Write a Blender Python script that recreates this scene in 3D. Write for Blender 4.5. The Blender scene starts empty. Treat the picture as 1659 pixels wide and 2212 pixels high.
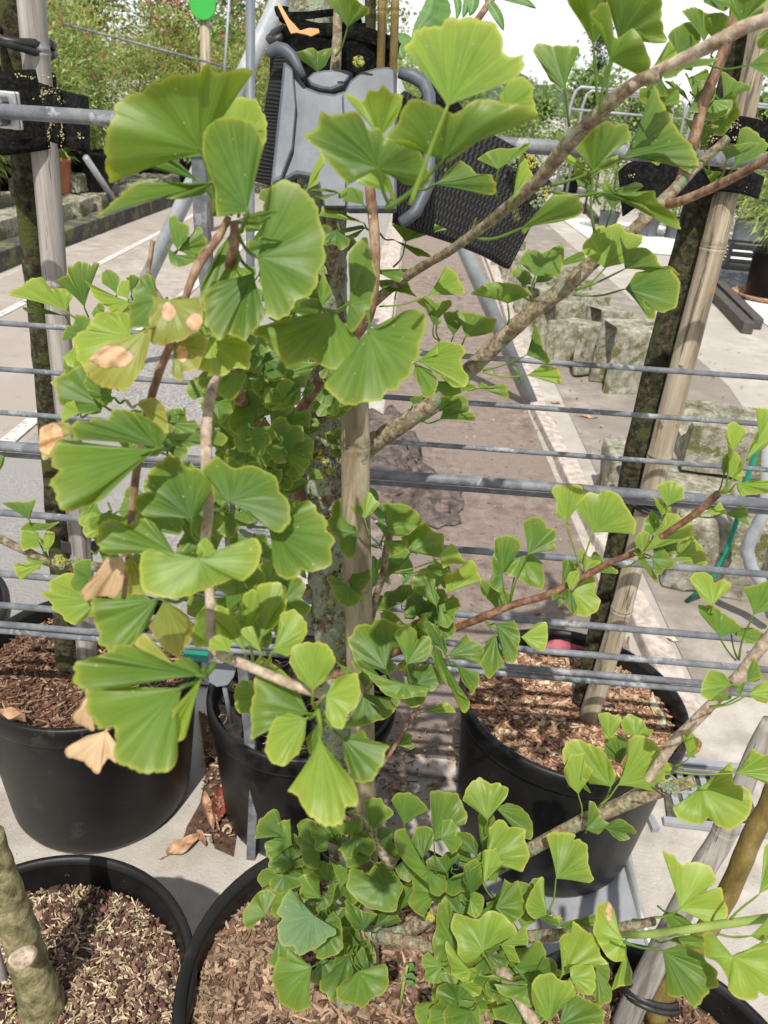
import bpy, bmesh, math, random
import numpy as np
from mathutils import Vector, Matrix
R_ = math.radians
rng = random.Random(7)
SC = bpy.context.scene
COL = SC.collection

# ------------------------------------------------------------------ camera
F_, CX_, CY_, CAM_H = 1707.0, 829.5, 1106.0, 1.5      # photo measured on a 1659 x 2212 sheet
_d = np.array([-290, 3214, 1707.0]); _d /= np.linalg.norm(_d)
_u = -_d
_y = np.array([0, 0, 1.0]); _y = _y - _u * (_y @ _u); _y /= np.linalg.norm(_y)
_x = np.cross(_y, _u)
RM = np.array([_x, _y, _u])
cam_d = bpy.data.cameras.new('camera'); cam = bpy.data.objects.new('camera', cam_d); COL.objects.link(cam)
rot = np.stack([RM[:, 0], -RM[:, 1], -RM[:, 2]], axis=1)
M4 = Matrix([list(rot[i]) + [0] for i in range(3)] + [[0, 0, 0, 1]]); M4.translation = (0, 0, CAM_H)
cam.matrix_world = M4
cam_d.sensor_fit = 'VERTICAL'; cam_d.sensor_height = 24; cam_d.sensor_width = 18; cam_d.lens = 24 * F_ / 2212
cam_d.clip_start = .02; cam_d.clip_end = 900
cam_d.dof.use_dof = True; cam_d.dof.focus_distance = 1.0; cam_d.dof.aperture_fstop = 8.5
SC.camera = cam
# ------------------------------------------------------------------ world, sun, exposure
SUN_EL, SUN_AZ = R_(56), (-.16, -.985)                # sun high behind the viewer, a little to the left
W = bpy.data.worlds.new('World'); SC.world = W; W.use_nodes = True
wn, wl = W.node_tree.nodes, W.node_tree.links
bg = wn['Background']; sky = wn.new('ShaderNodeTexSky'); sky.sky_type = 'NISHITA'; sky.sun_disc = False
sky.sun_elevation = SUN_EL; sky.sun_rotation = math.pi + math.atan2(.16, .985); sky.dust_density = 3; sky.air_density = 1.2
tc = wn.new('ShaderNodeTexCoord'); nz = wn.new('ShaderNodeTexNoise'); nz.inputs['Scale'].default_value = 2.2; nz.inputs['Detail'].default_value = 6
rp = wn.new('ShaderNodeValToRGB'); rp.color_ramp.elements[0].position = .30; rp.color_ramp.elements[1].position = .62
rp.color_ramp.elements[0].color = (.62, .62, .62, 1)
mx = wn.new('ShaderNodeMix'); mx.data_type = 'RGBA'
wl.new(tc.outputs['Generated'], nz.inputs['Vector']); wl.new(nz.outputs['Fac'], rp.inputs['Fac'])
wl.new(rp.outputs['Color'], mx.inputs[0]); wl.new(sky.outputs['Color'], mx.inputs[6]); 
sx = wn.new('ShaderNodeSeparateXYZ'); wl.new(tc.outputs['Generated'], sx.inputs[0])
cr = wn.new('ShaderNodeValToRGB'); cr.color_ramp.elements[0].position = .0; cr.color_ramp.elements[0].color = (.98, .99, 1, 1); cr.color_ramp.elements[1].position = .55; cr.color_ramp.elements[1].color = (.46, .475, .50, 1)
cm = wn.new('ShaderNodeMix'); cm.data_type = 'RGBA'; cm.blend_type = 'MULTIPLY'; cm.inputs[0].default_value = 1; cm.inputs[7].default_value = (10, 10, 10, 1)   # bright thin cloud, whitest toward the horizon
wl.new(sx.outputs[2], cr.inputs['Fac']); wl.new(cr.outputs['Color'], cm.inputs[6]); wl.new(cm.outputs[2], mx.inputs[7])
wl.new(mx.outputs[2], bg.inputs['Color']); bg.inputs['Strength'].default_value = .1
sd = bpy.data.lights.new('sun', 'SUN'); sd.energy = 4.0; sd.angle = R_(.6); sd.color = (1, .955, .88)
so = bpy.data.objects.new('sun', sd); COL.objects.link(so)
ce = math.cos(SUN_EL)
so.rotation_euler = Vector((SUN_AZ[0] * ce, SUN_AZ[1] * ce, math.sin(SUN_EL))).to_track_quat('Z', 'Y').to_euler(); so.location = (0, -3, 6)
SC.view_settings.view_transform = 'Standard'; SC.view_settings.look = 'None'; SC.view_settings.gamma = 1
SC.view_settings.exposure = .50; SC.view_settings.use_curve_mapping = False

# ------------------------------------------------------------------ helpers
def ray(x, y): return RM @ (np.array([x - CX_, y - CY_, F_]) / F_)
def P(x, y, d): return Vector(np.array([0, 0, CAM_H]) + ray(x, y) * d)
def G(x, y, z=0.0):
    r = ray(x, y); return Vector(np.array([0, 0, CAM_H]) + r * ((z - CAM_H) / r[2]))
def V(x, y, Y):
    r = ray(x, y); return Vector(np.array([0, 0, CAM_H]) + r * (Y / r[1]))
def dep(p): return float((RM.T @ (np.array(p) - np.array([0, 0, CAM_H])))[2])

def tag(o, label=None, cat=None, group=None, kind=None):
    if label: o['label'] = label
    if cat: o['category'] = cat
    if group: o['group'] = group
    if kind: o['kind'] = kind
    return o
def empty(name, loc=(0, 0, 0), rz=0.0):
    o = bpy.data.objects.new(name, None); COL.objects.link(o); o.location = loc; o.rotation_euler = (0, 0, rz)
    o.empty_display_size = .05; return o
class MB:
    """collects verts, faces and per-vertex colours; build() links them as one mesh object"""
    def __init__(s): s.v = []; s.f = []; s.c = []
    def add(s, vs, fs, col=(1, 1, 1, 1)):
        n = len(s.v); s.v += [tuple(v) for v in vs]; s.f += [tuple(i + n for i in f) for f in fs]
        s.c += list(col) if isinstance(col, list) else [col] * len(vs)
    def box(s, c, sz, rz=0.0, col=(1, 1, 1, 1), jit=0.0, M=None):
        hx, hy, hz = sz[0] / 2, sz[1] / 2, sz[2] / 2
        vs = [Vector((x, y, z)) for x in (-hx, hx) for y in (-hy, hy) for z in (-hz, hz)]
        if jit: vs = [v + Vector([rng.uniform(-jit, jit) for _ in range(3)]) for v in vs]
        A = M if M is not None else Matrix.Rotation(rz, 3, 'Z')
        s.add([A @ v + Vector(c) for v in vs], [(0, 1, 3, 2), (4, 6, 7, 5), (0, 4, 5, 1), (2, 3, 7, 6), (0, 2, 6, 4), (1, 5, 7, 3)], col)
    def tube(s, pts, rad, n=10, cap=True, wob=0.0, sq=False, col=(1, 1, 1, 1)):
        pts = [Vector(p) for p in pts]
        if not isinstance(rad, (list, tuple)): rad = [rad] * len(pts)
        ref = None; rings = []
        for i, p in enumerate(pts):
            t = (pts[min(i + 1, len(pts) - 1)] - pts[max(i - 1, 0)]).normalized()
            if ref is None:
                ref = t.orthogonal().normalized() if not sq else (Vector((0, 0, 1)).cross(t).normalized() if abs(t.z) < .9 else Vector((1, 0, 0)))
            ref = (ref - t * ref.dot(t)).normalized(); b = t.cross(ref)
            ring = []
            for k in range(n):
                a = 2 * math.pi * (k + (.5 if sq else 0)) / n
                rr = rad[i] * (1 + (rng.uniform(-wob, wob) if wob else 0)) * (1.414 if sq else 1)
                ring.append(p + (ref * math.cos(a) + b * math.sin(a)) * rr)
            rings.append(ring)
        vs = [q for r in rings for q in r]; fs = []
        for i in range(len(pts) - 1):
            for k in range(n):
                fs.append((i * n + k, i * n + (k + 1) % n, (i + 1) * n + (k + 1) % n, (i + 1) * n + k))
        if cap:
            fs.append(tuple(reversed(range(n)))); m = (len(pts) - 1) * n; fs.append(tuple(range(m, m + n)))
        s.add(vs, fs, col)
    def lathe(s, prof, c=(0, 0, 0), n=56, col=(1, 1, 1, 1)):
        vs = []; fs = []
        for (r, z) in prof:
            for k in range(n):
                a = 2 * math.pi * k / n; vs.append((c[0] + r * math.cos(a), c[1] + r * math.sin(a), c[2] + z))
        for i in range(len(prof) - 1):
            for k in range(n):
                fs.append((i * n + k, i * n + (k + 1) % n, (i + 1) * n + (k + 1) % n, (i + 1) * n + k))
        s.add(vs, fs, col)
    def build(s, name, mat, parent=None, smooth=True, bevel=0.0, solid=0.0, sub=0):
        me = bpy.data.meshes.new(name); me.from_pydata(s.v, [], s.f); me.update()
        if s.c:
            at = me.color_attributes.new('Col', 'FLOAT_COLOR', 'POINT')
            at.data.foreach_set('color', np.array(s.c, dtype=np.float32).ravel())
        if smooth: me.polygons.foreach_set('use_smooth', [True] * len(me.polygons))
        me.materials.append(mat)
        o = bpy.data.objects.new(name, me); COL.objects.link(o)
        if parent is not None:
            o.parent = parent; o.matrix_parent_inverse = Matrix.LocRotScale(parent.location, parent.rotation_euler, None).inverted()
        if solid: md = o.modifiers.new('solid', 'SOLIDIFY'); md.thickness = solid; md.offset = 0
        if bevel: md = o.modifiers.new('bevel', 'BEVEL'); md.width = bevel; md.segments = 2; md.limit_method = 'ANGLE'; md.angle_limit = R_(40)
        if sub: md = o.modifiers.new('sub', 'SUBSURF'); md.levels = sub; md.render_levels = sub
        return o
_kids = {}
def copy_tree(o, loc, rz=None, sc=None, label=None):
    c = o.copy(); COL.objects.link(c); c.location = loc
    if rz is not None: c.rotation_euler = (0, 0, rz)
    if sc is not None: c.scale = (sc, sc, sc)
    if label: c['label'] = label
    for ch in [q for q in COL.objects if q.parent == o]:
        d = ch.copy(); COL.objects.link(d); d.parent = c
        for g in [q for q in COL.objects if q.parent == ch]:
            e = g.copy(); COL.objects.link(e); e.parent = d
    return c
def catmull(pts, n):
    pts = [np.array(p, float) for p in pts]
    if len(pts) < 3: return [pts[0] + (pts[-1] - pts[0]) * i / (n - 1) for i in range(n)]
    q = [2 * pts[0] - pts[1]] + pts + [2 * pts[-1] - pts[-2]]; dense = []
    for i in range(1, len(q) - 2):
        for k in range(12):
            t = k / 12.0; a, b, c, d = q[i - 1], q[i], q[i + 1], q[i + 2]
            dense.append(.5 * ((2 * b) + (c - a) * t + (2 * a - 5 * b + 4 * c - d) * t * t + (3 * b - a - 3 * c + d) * t ** 3))
    dense.append(pts[-1])
    L = [0.0]
    for i in range(1, len(dense)): L.append(L[-1] + float(np.linalg.norm(dense[i] - dense[i - 1])))
    out = []; j = 0
    for i in range(n):
        s = L[-1] * i / (n - 1)
        while j < len(L) - 2 and L[j + 1] < s: j += 1
        t = (s - L[j]) / max(1e-9, L[j + 1] - L[j]); out.append(dense[j] + (dense[j + 1] - dense[j]) * t)
    return out

# ------------------------------------------------------------------ materials
def newmat(name):
    m = bpy.data.materials.new(name); m.use_nodes = True
    return m, m.node_tree.nodes, m.node_tree.links, m.node_tree.nodes['Principled BSDF']
def N(n, typ, **kw):
    x = n.new(typ)
    for k, v in kw.items():
        if k in x.inputs: x.inputs[k].default_value = v
        else: setattr(x, k, v)
    return x
def ramp(n, stops):
    r = n.new('ShaderNodeValToRGB'); e = r.color_ramp.elements
    while len(e) < len(stops): e.new(.5)
    for i, (p, c) in enumerate(stops): e[i].position = p; e[i].color = (*c, 1)
    return r
def rough_mat(name, cols, scale=8.0, rough=.8, bump=.3, bscale=60.0, metal=0.0, stretch=None, spots=None, vcol=False, spec=.4, dist=.004, big=None):
    """noise-mottled surface in object space; spots = (colour, scale, threshold) patches such as lichen or dust"""
    m, n, l, b = newmat(name)
    tcn = n.new('ShaderNodeTexCoord'); mp = n.new('ShaderNodeMapping')
    if stretch: mp.inputs['Scale'].default_value = stretch
    l.new(tcn.outputs['Object'], mp.inputs['Vector'])
    a = N(n, 'ShaderNodeTexNoise', Scale=scale, Detail=8.0, Roughness=.65); l.new(mp.outputs[0], a.inputs['Vector'])
    k = len(cols); r = ramp(n, [(.36 + .28 * i / max(1, k - 1), c) for i, c in enumerate(cols)]); l.new(a.outputs['Fac'], r.inputs['Fac'])
    out = r.outputs['Color']
    if big:
        g = N(n, 'ShaderNodeTexNoise', Scale=big[1], Detail=4.0); l.new(tcn.outputs['Object'], g.inputs['Vector'])
        gr = ramp(n, [(.38, (0, 0, 0)), (.62, (1, 1, 1))]); l.new(g.outputs['Fac'], gr.inputs['Fac'])
        x = n.new('ShaderNodeMix'); x.data_type = 'RGBA'; l.new(gr.outputs['Color'], x.inputs[0]); l.new(out, x.inputs[6]); x.inputs[7].default_value = (*big[0], 1); out = x.outputs[2]
    if vcol:
        va = n.new('ShaderNodeVertexColor'); va.layer_name = 'Col'
        x = n.new('ShaderNodeMix'); x.data_type = 'RGBA'; x.blend_type = 'MULTIPLY'; x.inputs[0].default_value = 1
        l.new(out, x.inputs[6]); l.new(va.outputs['Color'], x.inputs[7]); out = x.outputs[2]
    for sp in (spots or []):
        g = N(n, 'ShaderNodeTexNoise', Scale=sp[1], Detail=6.0, Roughness=.7); l.new(mp.outputs[0] if len(sp) > 3 else tcn.outputs['Object'], g.inputs['Vector'])
        gr = ramp(n, [(sp[2], (0, 0, 0)), (sp[2] + .05, (1, 1, 1))]); l.new(g.outputs['Fac'], gr.inputs['Fac'])
        x = n.new('ShaderNodeMix'); x.data_type = 'RGBA'; l.new(gr.outputs['Color'], x.inputs[0]); l.new(out, x.inputs[6]); x.inputs[7].default_value = (*sp[0], 1); out = x.outputs[2]
    l.new(out, b.inputs['Base Color']); b.inputs['Roughness'].default_value = rough; b.inputs['Metallic'].default_value = metal
    b.inputs['Specular IOR Level'].default_value = spec
    h = N(n, 'ShaderNodeTexNoise', Scale=bscale, Detail=8.0, Roughness=.7); l.new(mp.outputs[0], h.inputs['Vector'])
    bp = N(n, 'ShaderNodeBump', Strength=bump, Distance=dist); l.new(h.outputs['Fac'], bp.inputs['Height']); l.new(bp.outputs[0], b.inputs['Normal'])
    return m
def leaf_mat(name, dark, light, edge, trans=.38, rough=.42, brown=(.50, .32, .19), veins=330.0):
    """Col: R radius from the stalk, G position round the fan, B brown blotch, A leaf-to-leaf variation"""
    m, n, l, b = newmat(name)
    va = n.new('ShaderNodeVertexColor'); va.layer_name = 'Col'
    sp = n.new('ShaderNodeSeparateColor'); l.new(va.outputs['Color'], sp.inputs[0])
    tcn = n.new('ShaderNodeTexCoord')
    nz = N(n, 'ShaderNodeTexNoise', Scale=38.0, Detail=8.0, Roughness=.62); l.new(tcn.outputs['Object'], nz.inputs['Vector'])
    ad = N(n, 'ShaderNodeMath', operation='MULTIPLY_ADD'); l.new(nz.outputs['Fac'], ad.inputs[0]); ad.inputs[1].default_value = .95; l.new(va.outputs['Alpha'], ad.inputs[2])
    sb = N(n, 'ShaderNodeMath', operation='SUBTRACT'); l.new(ad.outputs[0], sb.inputs[0]); sb.inputs[1].default_value = .45
    c0 = n.new('ShaderNodeMix'); c0.data_type = 'RGBA'; c0.clamp_factor = True; l.new(sb.outputs[0], c0.inputs[0]); c0.inputs[6].default_value = (*dark, 1); c0.inputs[7].default_value = (*light, 1)
    # fine forking veins that run out from the stalk
    vm = N(n, 'ShaderNodeMath', operation='MULTIPLY'); l.new(sp.outputs[1], vm.inputs[0]); vm.inputs[1].default_value = veins
    vs = N(n, 'ShaderNodeMath', operation='SINE'); l.new(vm.outputs[0], vs.inputs[0])
    cx = n.new('ShaderNodeCombineXYZ'); gm = N(n, 'ShaderNodeMath', operation='MULTIPLY'); l.new(sp.outputs[1], gm.inputs[0]); gm.inputs[1].default_value = 26.0
    l.new(gm.outputs[0], cx.inputs[0]); l.new(sp.outputs[0], cx.inputs[1]); am = N(n, 'ShaderNodeMath', operation='MULTIPLY'); l.new(va.outputs['Alpha'], am.inputs[0]); am.inputs[1].default_value = 90.0; l.new(am.outputs[0], cx.inputs[2])
    stn = N(n, 'ShaderNodeTexNoise', Scale=1.0, Detail=5.0, Roughness=.75); l.new(cx.outputs[0], stn.inputs['Vector'])
    vr = N(n, 'ShaderNodeMapRange'); l.new(stn.outputs['Fac'], vr.inputs[0]); vr.inputs[1].default_value = .42; vr.inputs[2].default_value = .72; vr.inputs[3].default_value = 0; vr.inputs[4].default_value = .30
    c1 = n.new('ShaderNodeMix'); c1.data_type = 'RGBA'; l.new(vr.outputs[0], c1.inputs[0]); l.new(c0.outputs[2], c1.inputs[6]); c1.inputs[7].default_value = (*[min(1, v * 2.2) for v in light], 1)
    pw = N(n, 'ShaderNodeMath', operation='POWER'); l.new(sp.outputs[0], pw.inputs[0]); pw.inputs[1].default_value = 3.2
    pm = N(n, 'ShaderNodeMath', operation='MULTIPLY'); l.new(pw.outputs[0], pm.inputs[0]); pm.inputs[1].default_value = .5
    cg = n.new('ShaderNodeMix'); cg.data_type = 'RGBA'; l.new(pm.outputs[0], cg.inputs[0]); l.new(c1.outputs[2], cg.inputs[6]); cg.inputs[7].default_value = (*[light[i] * .55 + edge[i] * .45 for i in range(3)], 1); c1 = cg
    e2 = N(n, 'ShaderNodeMath', operation='MULTIPLY_ADD'); l.new(nz.outputs['Fac'], e2.inputs[0]); e2.inputs[1].default_value = .07; l.new(sp.outputs[0], e2.inputs[2])
    er = ramp(n, [(.955, (0, 0, 0)), (.99, (.2, .2, .2)), (1.0, (.62, .62, .62))]); l.new(e2.outputs[0], er.inputs['Fac'])
    er.color_ramp.elements[1].position = .995
    c2 = n.new('ShaderNodeMix'); c2.data_type = 'RGBA'; l.new(er.outputs['Color'], c2.inputs[0]); l.new(c1.outputs[2], c2.inputs[6]); c2.inputs[7].default_value = (*edge, 1)
    fz = N(n, 'ShaderNodeTexNoise', Scale=150.0, Detail=6.0, Roughness=.65); l.new(tcn.outputs['Object'], fz.inputs['Vector'])
    bz = N(n, 'ShaderNodeMath', operation='MULTIPLY_ADD'); l.new(fz.outputs['Fac'], bz.inputs[0]); bz.inputs[1].default_value = 1.0; l.new(sp.outputs[2], bz.inputs[2])
    br = ramp(n, [(.74, (0, 0, 0)), (.84, (.9, .9, .9)), (1.0, (1, 1, 1))]); l.new(bz.outputs[0], br.inputs['Fac'])
    c3 = n.new('ShaderNodeMix'); c3.data_type = 'RGBA'; l.new(br.outputs['Color'], c3.inputs[0]); l.new(c2.outputs[2], c3.inputs[6]); bcr = ramp(n, [(.36, tuple(v * .62 for v in brown)), (.50, brown), (.62, tuple(min(1, v * 1.25) for v in brown))]); l.new(fz.outputs['Fac'], bcr.inputs['Fac']); rim = ramp(n, [(.80, (.30, .28, .25)), (.96, (1, 1, 1))]); l.new(bz.outputs[0], rim.inputs['Fac']); bm_ = n.new('ShaderNodeMix'); bm_.data_type = 'RGBA'; bm_.blend_type = 'MULTIPLY'; bm_.inputs[0].default_value = 1; l.new(bcr.outputs['Color'], bm_.inputs[6]); l.new(rim.outputs['Color'], bm_.inputs[7]); l.new(bm_.outputs[2], c3.inputs[7])
    # small pale specks of dried spray
    s3 = N(n, 'ShaderNodeTexVoronoi', Scale=110.0); l.new(tcn.outputs['Object'], s3.inputs['Vector'])
    sr = ramp(n, [(.04, (.5, .5, .5)), (.085, (0, 0, 0))]); l.new(s3.outputs['Distance'], sr.inputs['Fac'])
    c4 = n.new('ShaderNodeMix'); c4.data_type = 'RGBA'; l.new(sr.outputs['Color'], c4.inputs[0]); l.new(c3.outputs[2], c4.inputs[6]); c4.inputs[7].default_value = (.45, .5, .32, 1)
    l.new(c4.outputs[2], b.inputs['Base Color']); b.inputs['Roughness'].default_value = rough; b.inputs['Specular IOR Level'].default_value = .35
    bp = N(n, 'ShaderNodeBump', Strength=.10, Distance=.0004); l.new(vs.outputs[0], bp.inputs['Height']); l.new(bp.outputs[0], b.inputs['Normal'])
    tr = n.new('ShaderNodeBsdfTranslucent'); tm = n.new('ShaderNodeMix'); tm.data_type = 'RGBA'; tm.blend_type = 'MULTIPLY'; tm.inputs[0].default_value = 1
    l.new(c4.outputs[2], tm.inputs[6]); tm.inputs[7].default_value = (1.9, 1.7, .5, 1); l.new(tm.outputs[2], tr.inputs['Color'])
    ms = n.new('ShaderNodeMixShader'); ms.inputs[0].default_value = trans; l.new(b.outputs[0], ms.inputs[1]); l.new(tr.outputs[0], ms.inputs[2])
    l.new(ms.outputs[0], n['Material Output'].inputs['Surface'])
    return m
def simple_leaf(name, col, col2, trans=.3):
    m, n, l, b = newmat(name)
    va = n.new('ShaderNodeVertexColor'); va.layer_name = 'Col'
    x = n.new('ShaderNodeMix'); x.data_type = 'RGBA'; l.new(va.outputs['Alpha'], x.inputs[0]); x.inputs[6].default_value = (*col, 1); x.inputs[7].default_value = (*col2, 1)
    x2 = n.new('ShaderNodeMix'); x2.data_type = 'RGBA'; x2.blend_type = 'MULTIPLY'; x2.inputs[0].default_value = 1; l.new(x.outputs[2], x2.inputs[6]); l.new(va.outputs['Color'], x2.inputs[7])
    l.new(x2.outputs[2], b.inputs['Base Color']); b.inputs['Roughness'].default_value = .5
    tr = n.new('ShaderNodeBsdfTranslucent'); l.new(x2.outputs[2], tr.inputs['Color'])
    ms = n.new('ShaderNodeMixShader'); ms.inputs[0].default_value = trans; l.new(b.outputs[0], ms.inputs[1]); l.new(tr.outputs[0], ms.inputs[2]); l.new(ms.outputs[0], n['Material Output'].inputs['Surface'])
    return m
def knit_mat(name, scale=220.0, col=(.012, .012, .013)):
    m, n, l, b = newmat(name)
    tcn = n.new('ShaderNodeTexCoord')
    va = n.new('ShaderNodeVertexColor'); va.layer_name = 'Col'; sp = n.new('ShaderNodeSeparateColor'); l.new(va.outputs['Color'], sp.inputs[0])
    # rows of little chevrons (Col R along, G across)
    f1 = N(n, 'ShaderNodeMath', operation='MULTIPLY'); l.new(sp.outputs[1], f1.inputs[0]); f1.inputs[1].default_value = 14.0
    pp = N(n, 'ShaderNodeMath', operation='PINGPONG'); l.new(f1.outputs[0], pp.inputs[0]); pp.inputs[1].default_value = .5
    f2 = N(n, 'ShaderNodeMath', operation='MULTIPLY_ADD'); l.new(sp.outputs[0], f2.inputs[0]); f2.inputs[1].default_value = scale; 
    f3 = N(n, 'ShaderNodeMath', operation='MULTIPLY'); l.new(pp.outputs[0], f3.inputs[0]); f3.inputs[1].default_value = 4.5; l.new(f3.outputs[0], f2.inputs[2])
    sn = N(n, 'ShaderNodeMath', operation='SINE'); l.new(f2.outputs[0], sn.inputs[0])
    r = ramp(n, [(0.0, col), (1.0, tuple(c * 3.2 for c in col))]); 
    h = N(n, 'ShaderNodeMath', operation='MULTIPLY_ADD'); l.new(sn.outputs[0], h.inputs[0]); h.inputs[1].default_value = .5; h.inputs[2].default_value = .5
    l.new(h.outputs[0], r.inputs['Fac'])
    g = N(n, 'ShaderNodeTexNoise', Scale=38.0, Detail=6.0); l.new(tcn.outputs['Object'], g.inputs['Vector'])
    gr = ramp(n, [(.66, (0, 0, 0)), (.70, (1, 1, 1))]); l.new(g.outputs['Fac'], gr.inputs['Fac'])
    x = n.new('ShaderNodeMix'); x.data_type = 'RGBA'; l.new(gr.outputs['Color'], x.inputs[0]); l.new(r.outputs['Color'], x.inputs[6]); x.inputs[7].default_value = (.12, .13, .05, 1)
    l.new(x.outputs[2], b.inputs['Base Color']); b.inputs['Roughness'].default_value = .7; b.inputs['Specular IOR Level'].default_value = .25
    bp = N(n, 'ShaderNodeBump', Strength=.9, Distance=.003); l.new(sn.outputs[0], bp.inputs['Height']); l.new(bp.outputs[0], b.inputs['Normal'])
    return m
MT = {}
MT['leaf'] = leaf_mat('ginkgo_leaf', (.030, .080, .015), (.118, .205, .030), (.28, .31, .055))
MT['leaf_young'] = leaf_mat('ginkgo_leaf_young', (.085, .165, .022), (.21, .30, .045), (.38, .40, .08), trans=.38)
MT['leaf_dry'] = leaf_mat('ginkgo_leaf_dry', (.22, .12, .06), (.62, .44, .29), (.30, .17, .08), trans=.25, rough=.7)
MT['leaf_yellow'] = leaf_mat('ginkgo_leaf_yellowing', (.10, .15, .03), (.26, .28, .06), (.40, .32, .09), trans=.35)
MT['leaf_web'] = leaf_mat('ginkgo_leaf_webbed', (.05, .11, .045), (.115, .19, .085), (.24, .30, .08), trans=.25, rough=.7)
MT['stalk'] = rough_mat('leaf_stalk', [(.16, .26, .05), (.24, .34, .08)], scale=30, rough=.45, bump=.05)
MT['shoot'] = rough_mat('green_shoot', [(.15, .23, .05), (.26, .33, .085)], scale=25, rough=.4, bump=.1)
MT['bark'] = rough_mat('ginkgo_bark', [(.07, .052, .036), (.17, .13, .085), (.30, .25, .17)], scale=55, rough=.9, bump=.9, bscale=90, stretch=(1, 1, .45), spots=[((.27, .30, .22), 26, .56), ((.36, .33, .08), 36, .66)], dist=.004)
MT['lichen_bark'] = rough_mat('lichen_bark', [(.055, .045, .03), (.14, .115, .08), (.24, .20, .14)], scale=120, rough=.95, bump=1.0, bscale=150, spots=[((.26, .30, .20), 40, .46), ((.36, .40, .29), 90, .57), ((.035, .028, .02), 70, .62), ((.27, .25, .05), 60, .67)], dist=.006)
MT['twig'] = rough_mat('brown_twig', [(.085, .043, .024), (.19, .105, .06), (.32, .22, .14)], scale=110, rough=.7, bump=.8, bscale=240, stretch=(1, 1, .4), spots=[((.36, .31, .24), 90, .62), ((.05, .03, .02), 60, .64)], dist=.002)
MT['twig_pale'] = rough_mat('pale_twig', [(.22, .15, .10), (.36, .28, .21), (.48, .41, .33)], scale=120, rough=.8, bump=.9, bscale=220, spots=[((.10, .065, .04), 70, .62), ((.22, .24, .15), 40, .63)], dist=.002)
MT['twig_red'] = rough_mat('red_twig', [(.085, .036, .02), (.15, .068, .038), (.24, .14, .09)], scale=120, rough=.6, bump=.7, bscale=200, dist=.0015, spots=[((.30, .24, .18), 110, .66)])
MT['branch'] = rough_mat('grey_branch', [(.085, .062, .036), (.21, .165, .105), (.36, .31, .22)], scale=150, rough=.85, bump=1.0, bscale=240, spots=[((.17, .22, .14), 48, .56), ((.32, .31, .09), 75, .63), ((.05, .036, .022), 110, .66)], dist=.0025)
MT['lichen'] = rough_mat('lichen', [(.16, .20, .125), (.30, .34, .23)], scale=160, rough=1, bump=1, bscale=200, spots=[((.42, .40, .07), 30, .5)])
MT['lichen_yellow'] = rough_mat('yellow_lichen', [(.20, .18, .045), (.29, .285, .17)], scale=90, rough=1, bump=.6)
MT['bamboo'] = rough_mat('bamboo', [(.17, .135, .09), (.30, .25, .18), (.42, .365, .28)], scale=46, rough=.6, bump=.4, bscale=160, stretch=(1, 1, .05), spots=[((.12, .11, .045), 20, .62), ((.10, .085, .06), 70, .555, 1), ((.035, .028, .02), 110, .655, 1), ((.04, .032, .024), 210, .69), ((.30, .19, .09), 9, .64)], dist=.0015)
MT['cane'] = rough_mat('bamboo_cane', [(.12, .095, .055), (.20, .165, .105), (.29, .25, .175)], scale=60, rough=.6, bump=.35, bscale=160, stretch=(1, 1, .10), spots=[((.105, .095, .05), 34, .58), ((.06, .05, .032), 160, .68), ((.34, .32, .27), 60, .66)], dist=.0015)
MT['bamboo_grey'] = rough_mat('weathered_bamboo', [(.13, .115, .10), (.26, .24, .22), (.38, .35, .32)], scale=60, rough=.8, bump=.6, bscale=150, stretch=(1, 1, .04), spots=[((.06, .055, .05), 80, .60, 1), ((.03, .027, .024), 120, .67, 1), ((.33, .235, .13), 8, .64)], dist=.0015)
MT['trunk_dark'] = rough_mat('dark_bark', [(.016, .0145, .009), (.042, .038, .022), (.09, .085, .05)], scale=90, rough=.95, bump=1, bscale=130, spots=[((.062, .07, .022), 14, .52), ((.22, .22, .14), 210, .655)], spec=.15)
MT['trunk_olive'] = rough_mat('olive_bark', [(.085, .058, .014), (.165, .12, .032), (.23, .18, .065)], scale=30, rough=.5, bump=.6, bscale=90, spots=[((.42, .42, .30), 190, .655)], stretch=(1, 1, .5))
MT['trunk_green'] = rough_mat('green_grey_bark', [(.085, .072, .03), (.20, .175, .085), (.33, .29, .165)], scale=55, rough=.8, bump=1, bscale=170, spots=[((.12, .14, .05), 22, .56), ((.40, .36, .26), 120, .65)], dist=.003)
MT['galv'] = rough_mat('galvanised_steel', [(.085, .092, .104), (.13, .138, .153), (.20, .208, .22)], scale=26, rough=.55, bump=.2, bscale=260, metal=.0, spots=[((.27, .278, .287), 20, .575), ((.06, .055, .05), 120, .68)], spec=.3, dist=.001)
MT['pipe'] = rough_mat('grey_pipe', [(.24, .26, .28), (.34, .36, .385)], scale=14, rough=.5, bump=.08, metal=.0, spots=[((.62, .63, .63), 50, .72)])
MT['pot'] = rough_mat('black_pot_plastic', [(.004, .004, .0045), (.007, .007, .0075), (.012, .012, .0118)], scale=7, rough=.42, bump=.25, bscale=190, spots=[((.024, .0225, .0205), 9, .60), ((.15, .145, .135), 200, .672), ((.05, .046, .041), 45, .67)], spec=.24, big=((.014, .0138, .0132), 4.3), dist=.0012)
MT['potgrey'] = rough_mat('grey_pot_plastic', [(.10, .115, .13), (.15, .165, .18)], scale=6, rough=.5, bump=.1)
MT['terra'] = rough_mat('terracotta_pot', [(.33, .12, .07), (.42, .17, .10)], scale=10, rough=.8, bump=.2)
MT['chips'] = rough_mat('wood_chips', [(.7, .7, .7), (1, 1, 1), (1.25, 1.2, 1.15)], scale=80, rough=.85, bump=.6, bscale=260, vcol=True, spec=.2)
MT['soil'] = rough_mat('potting_soil', [(.012, .010, .008), (.03, .024, .018), (.06, .048, .036)], scale=60, rough=1, bump=1, bscale=110, dist=.012)
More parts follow.
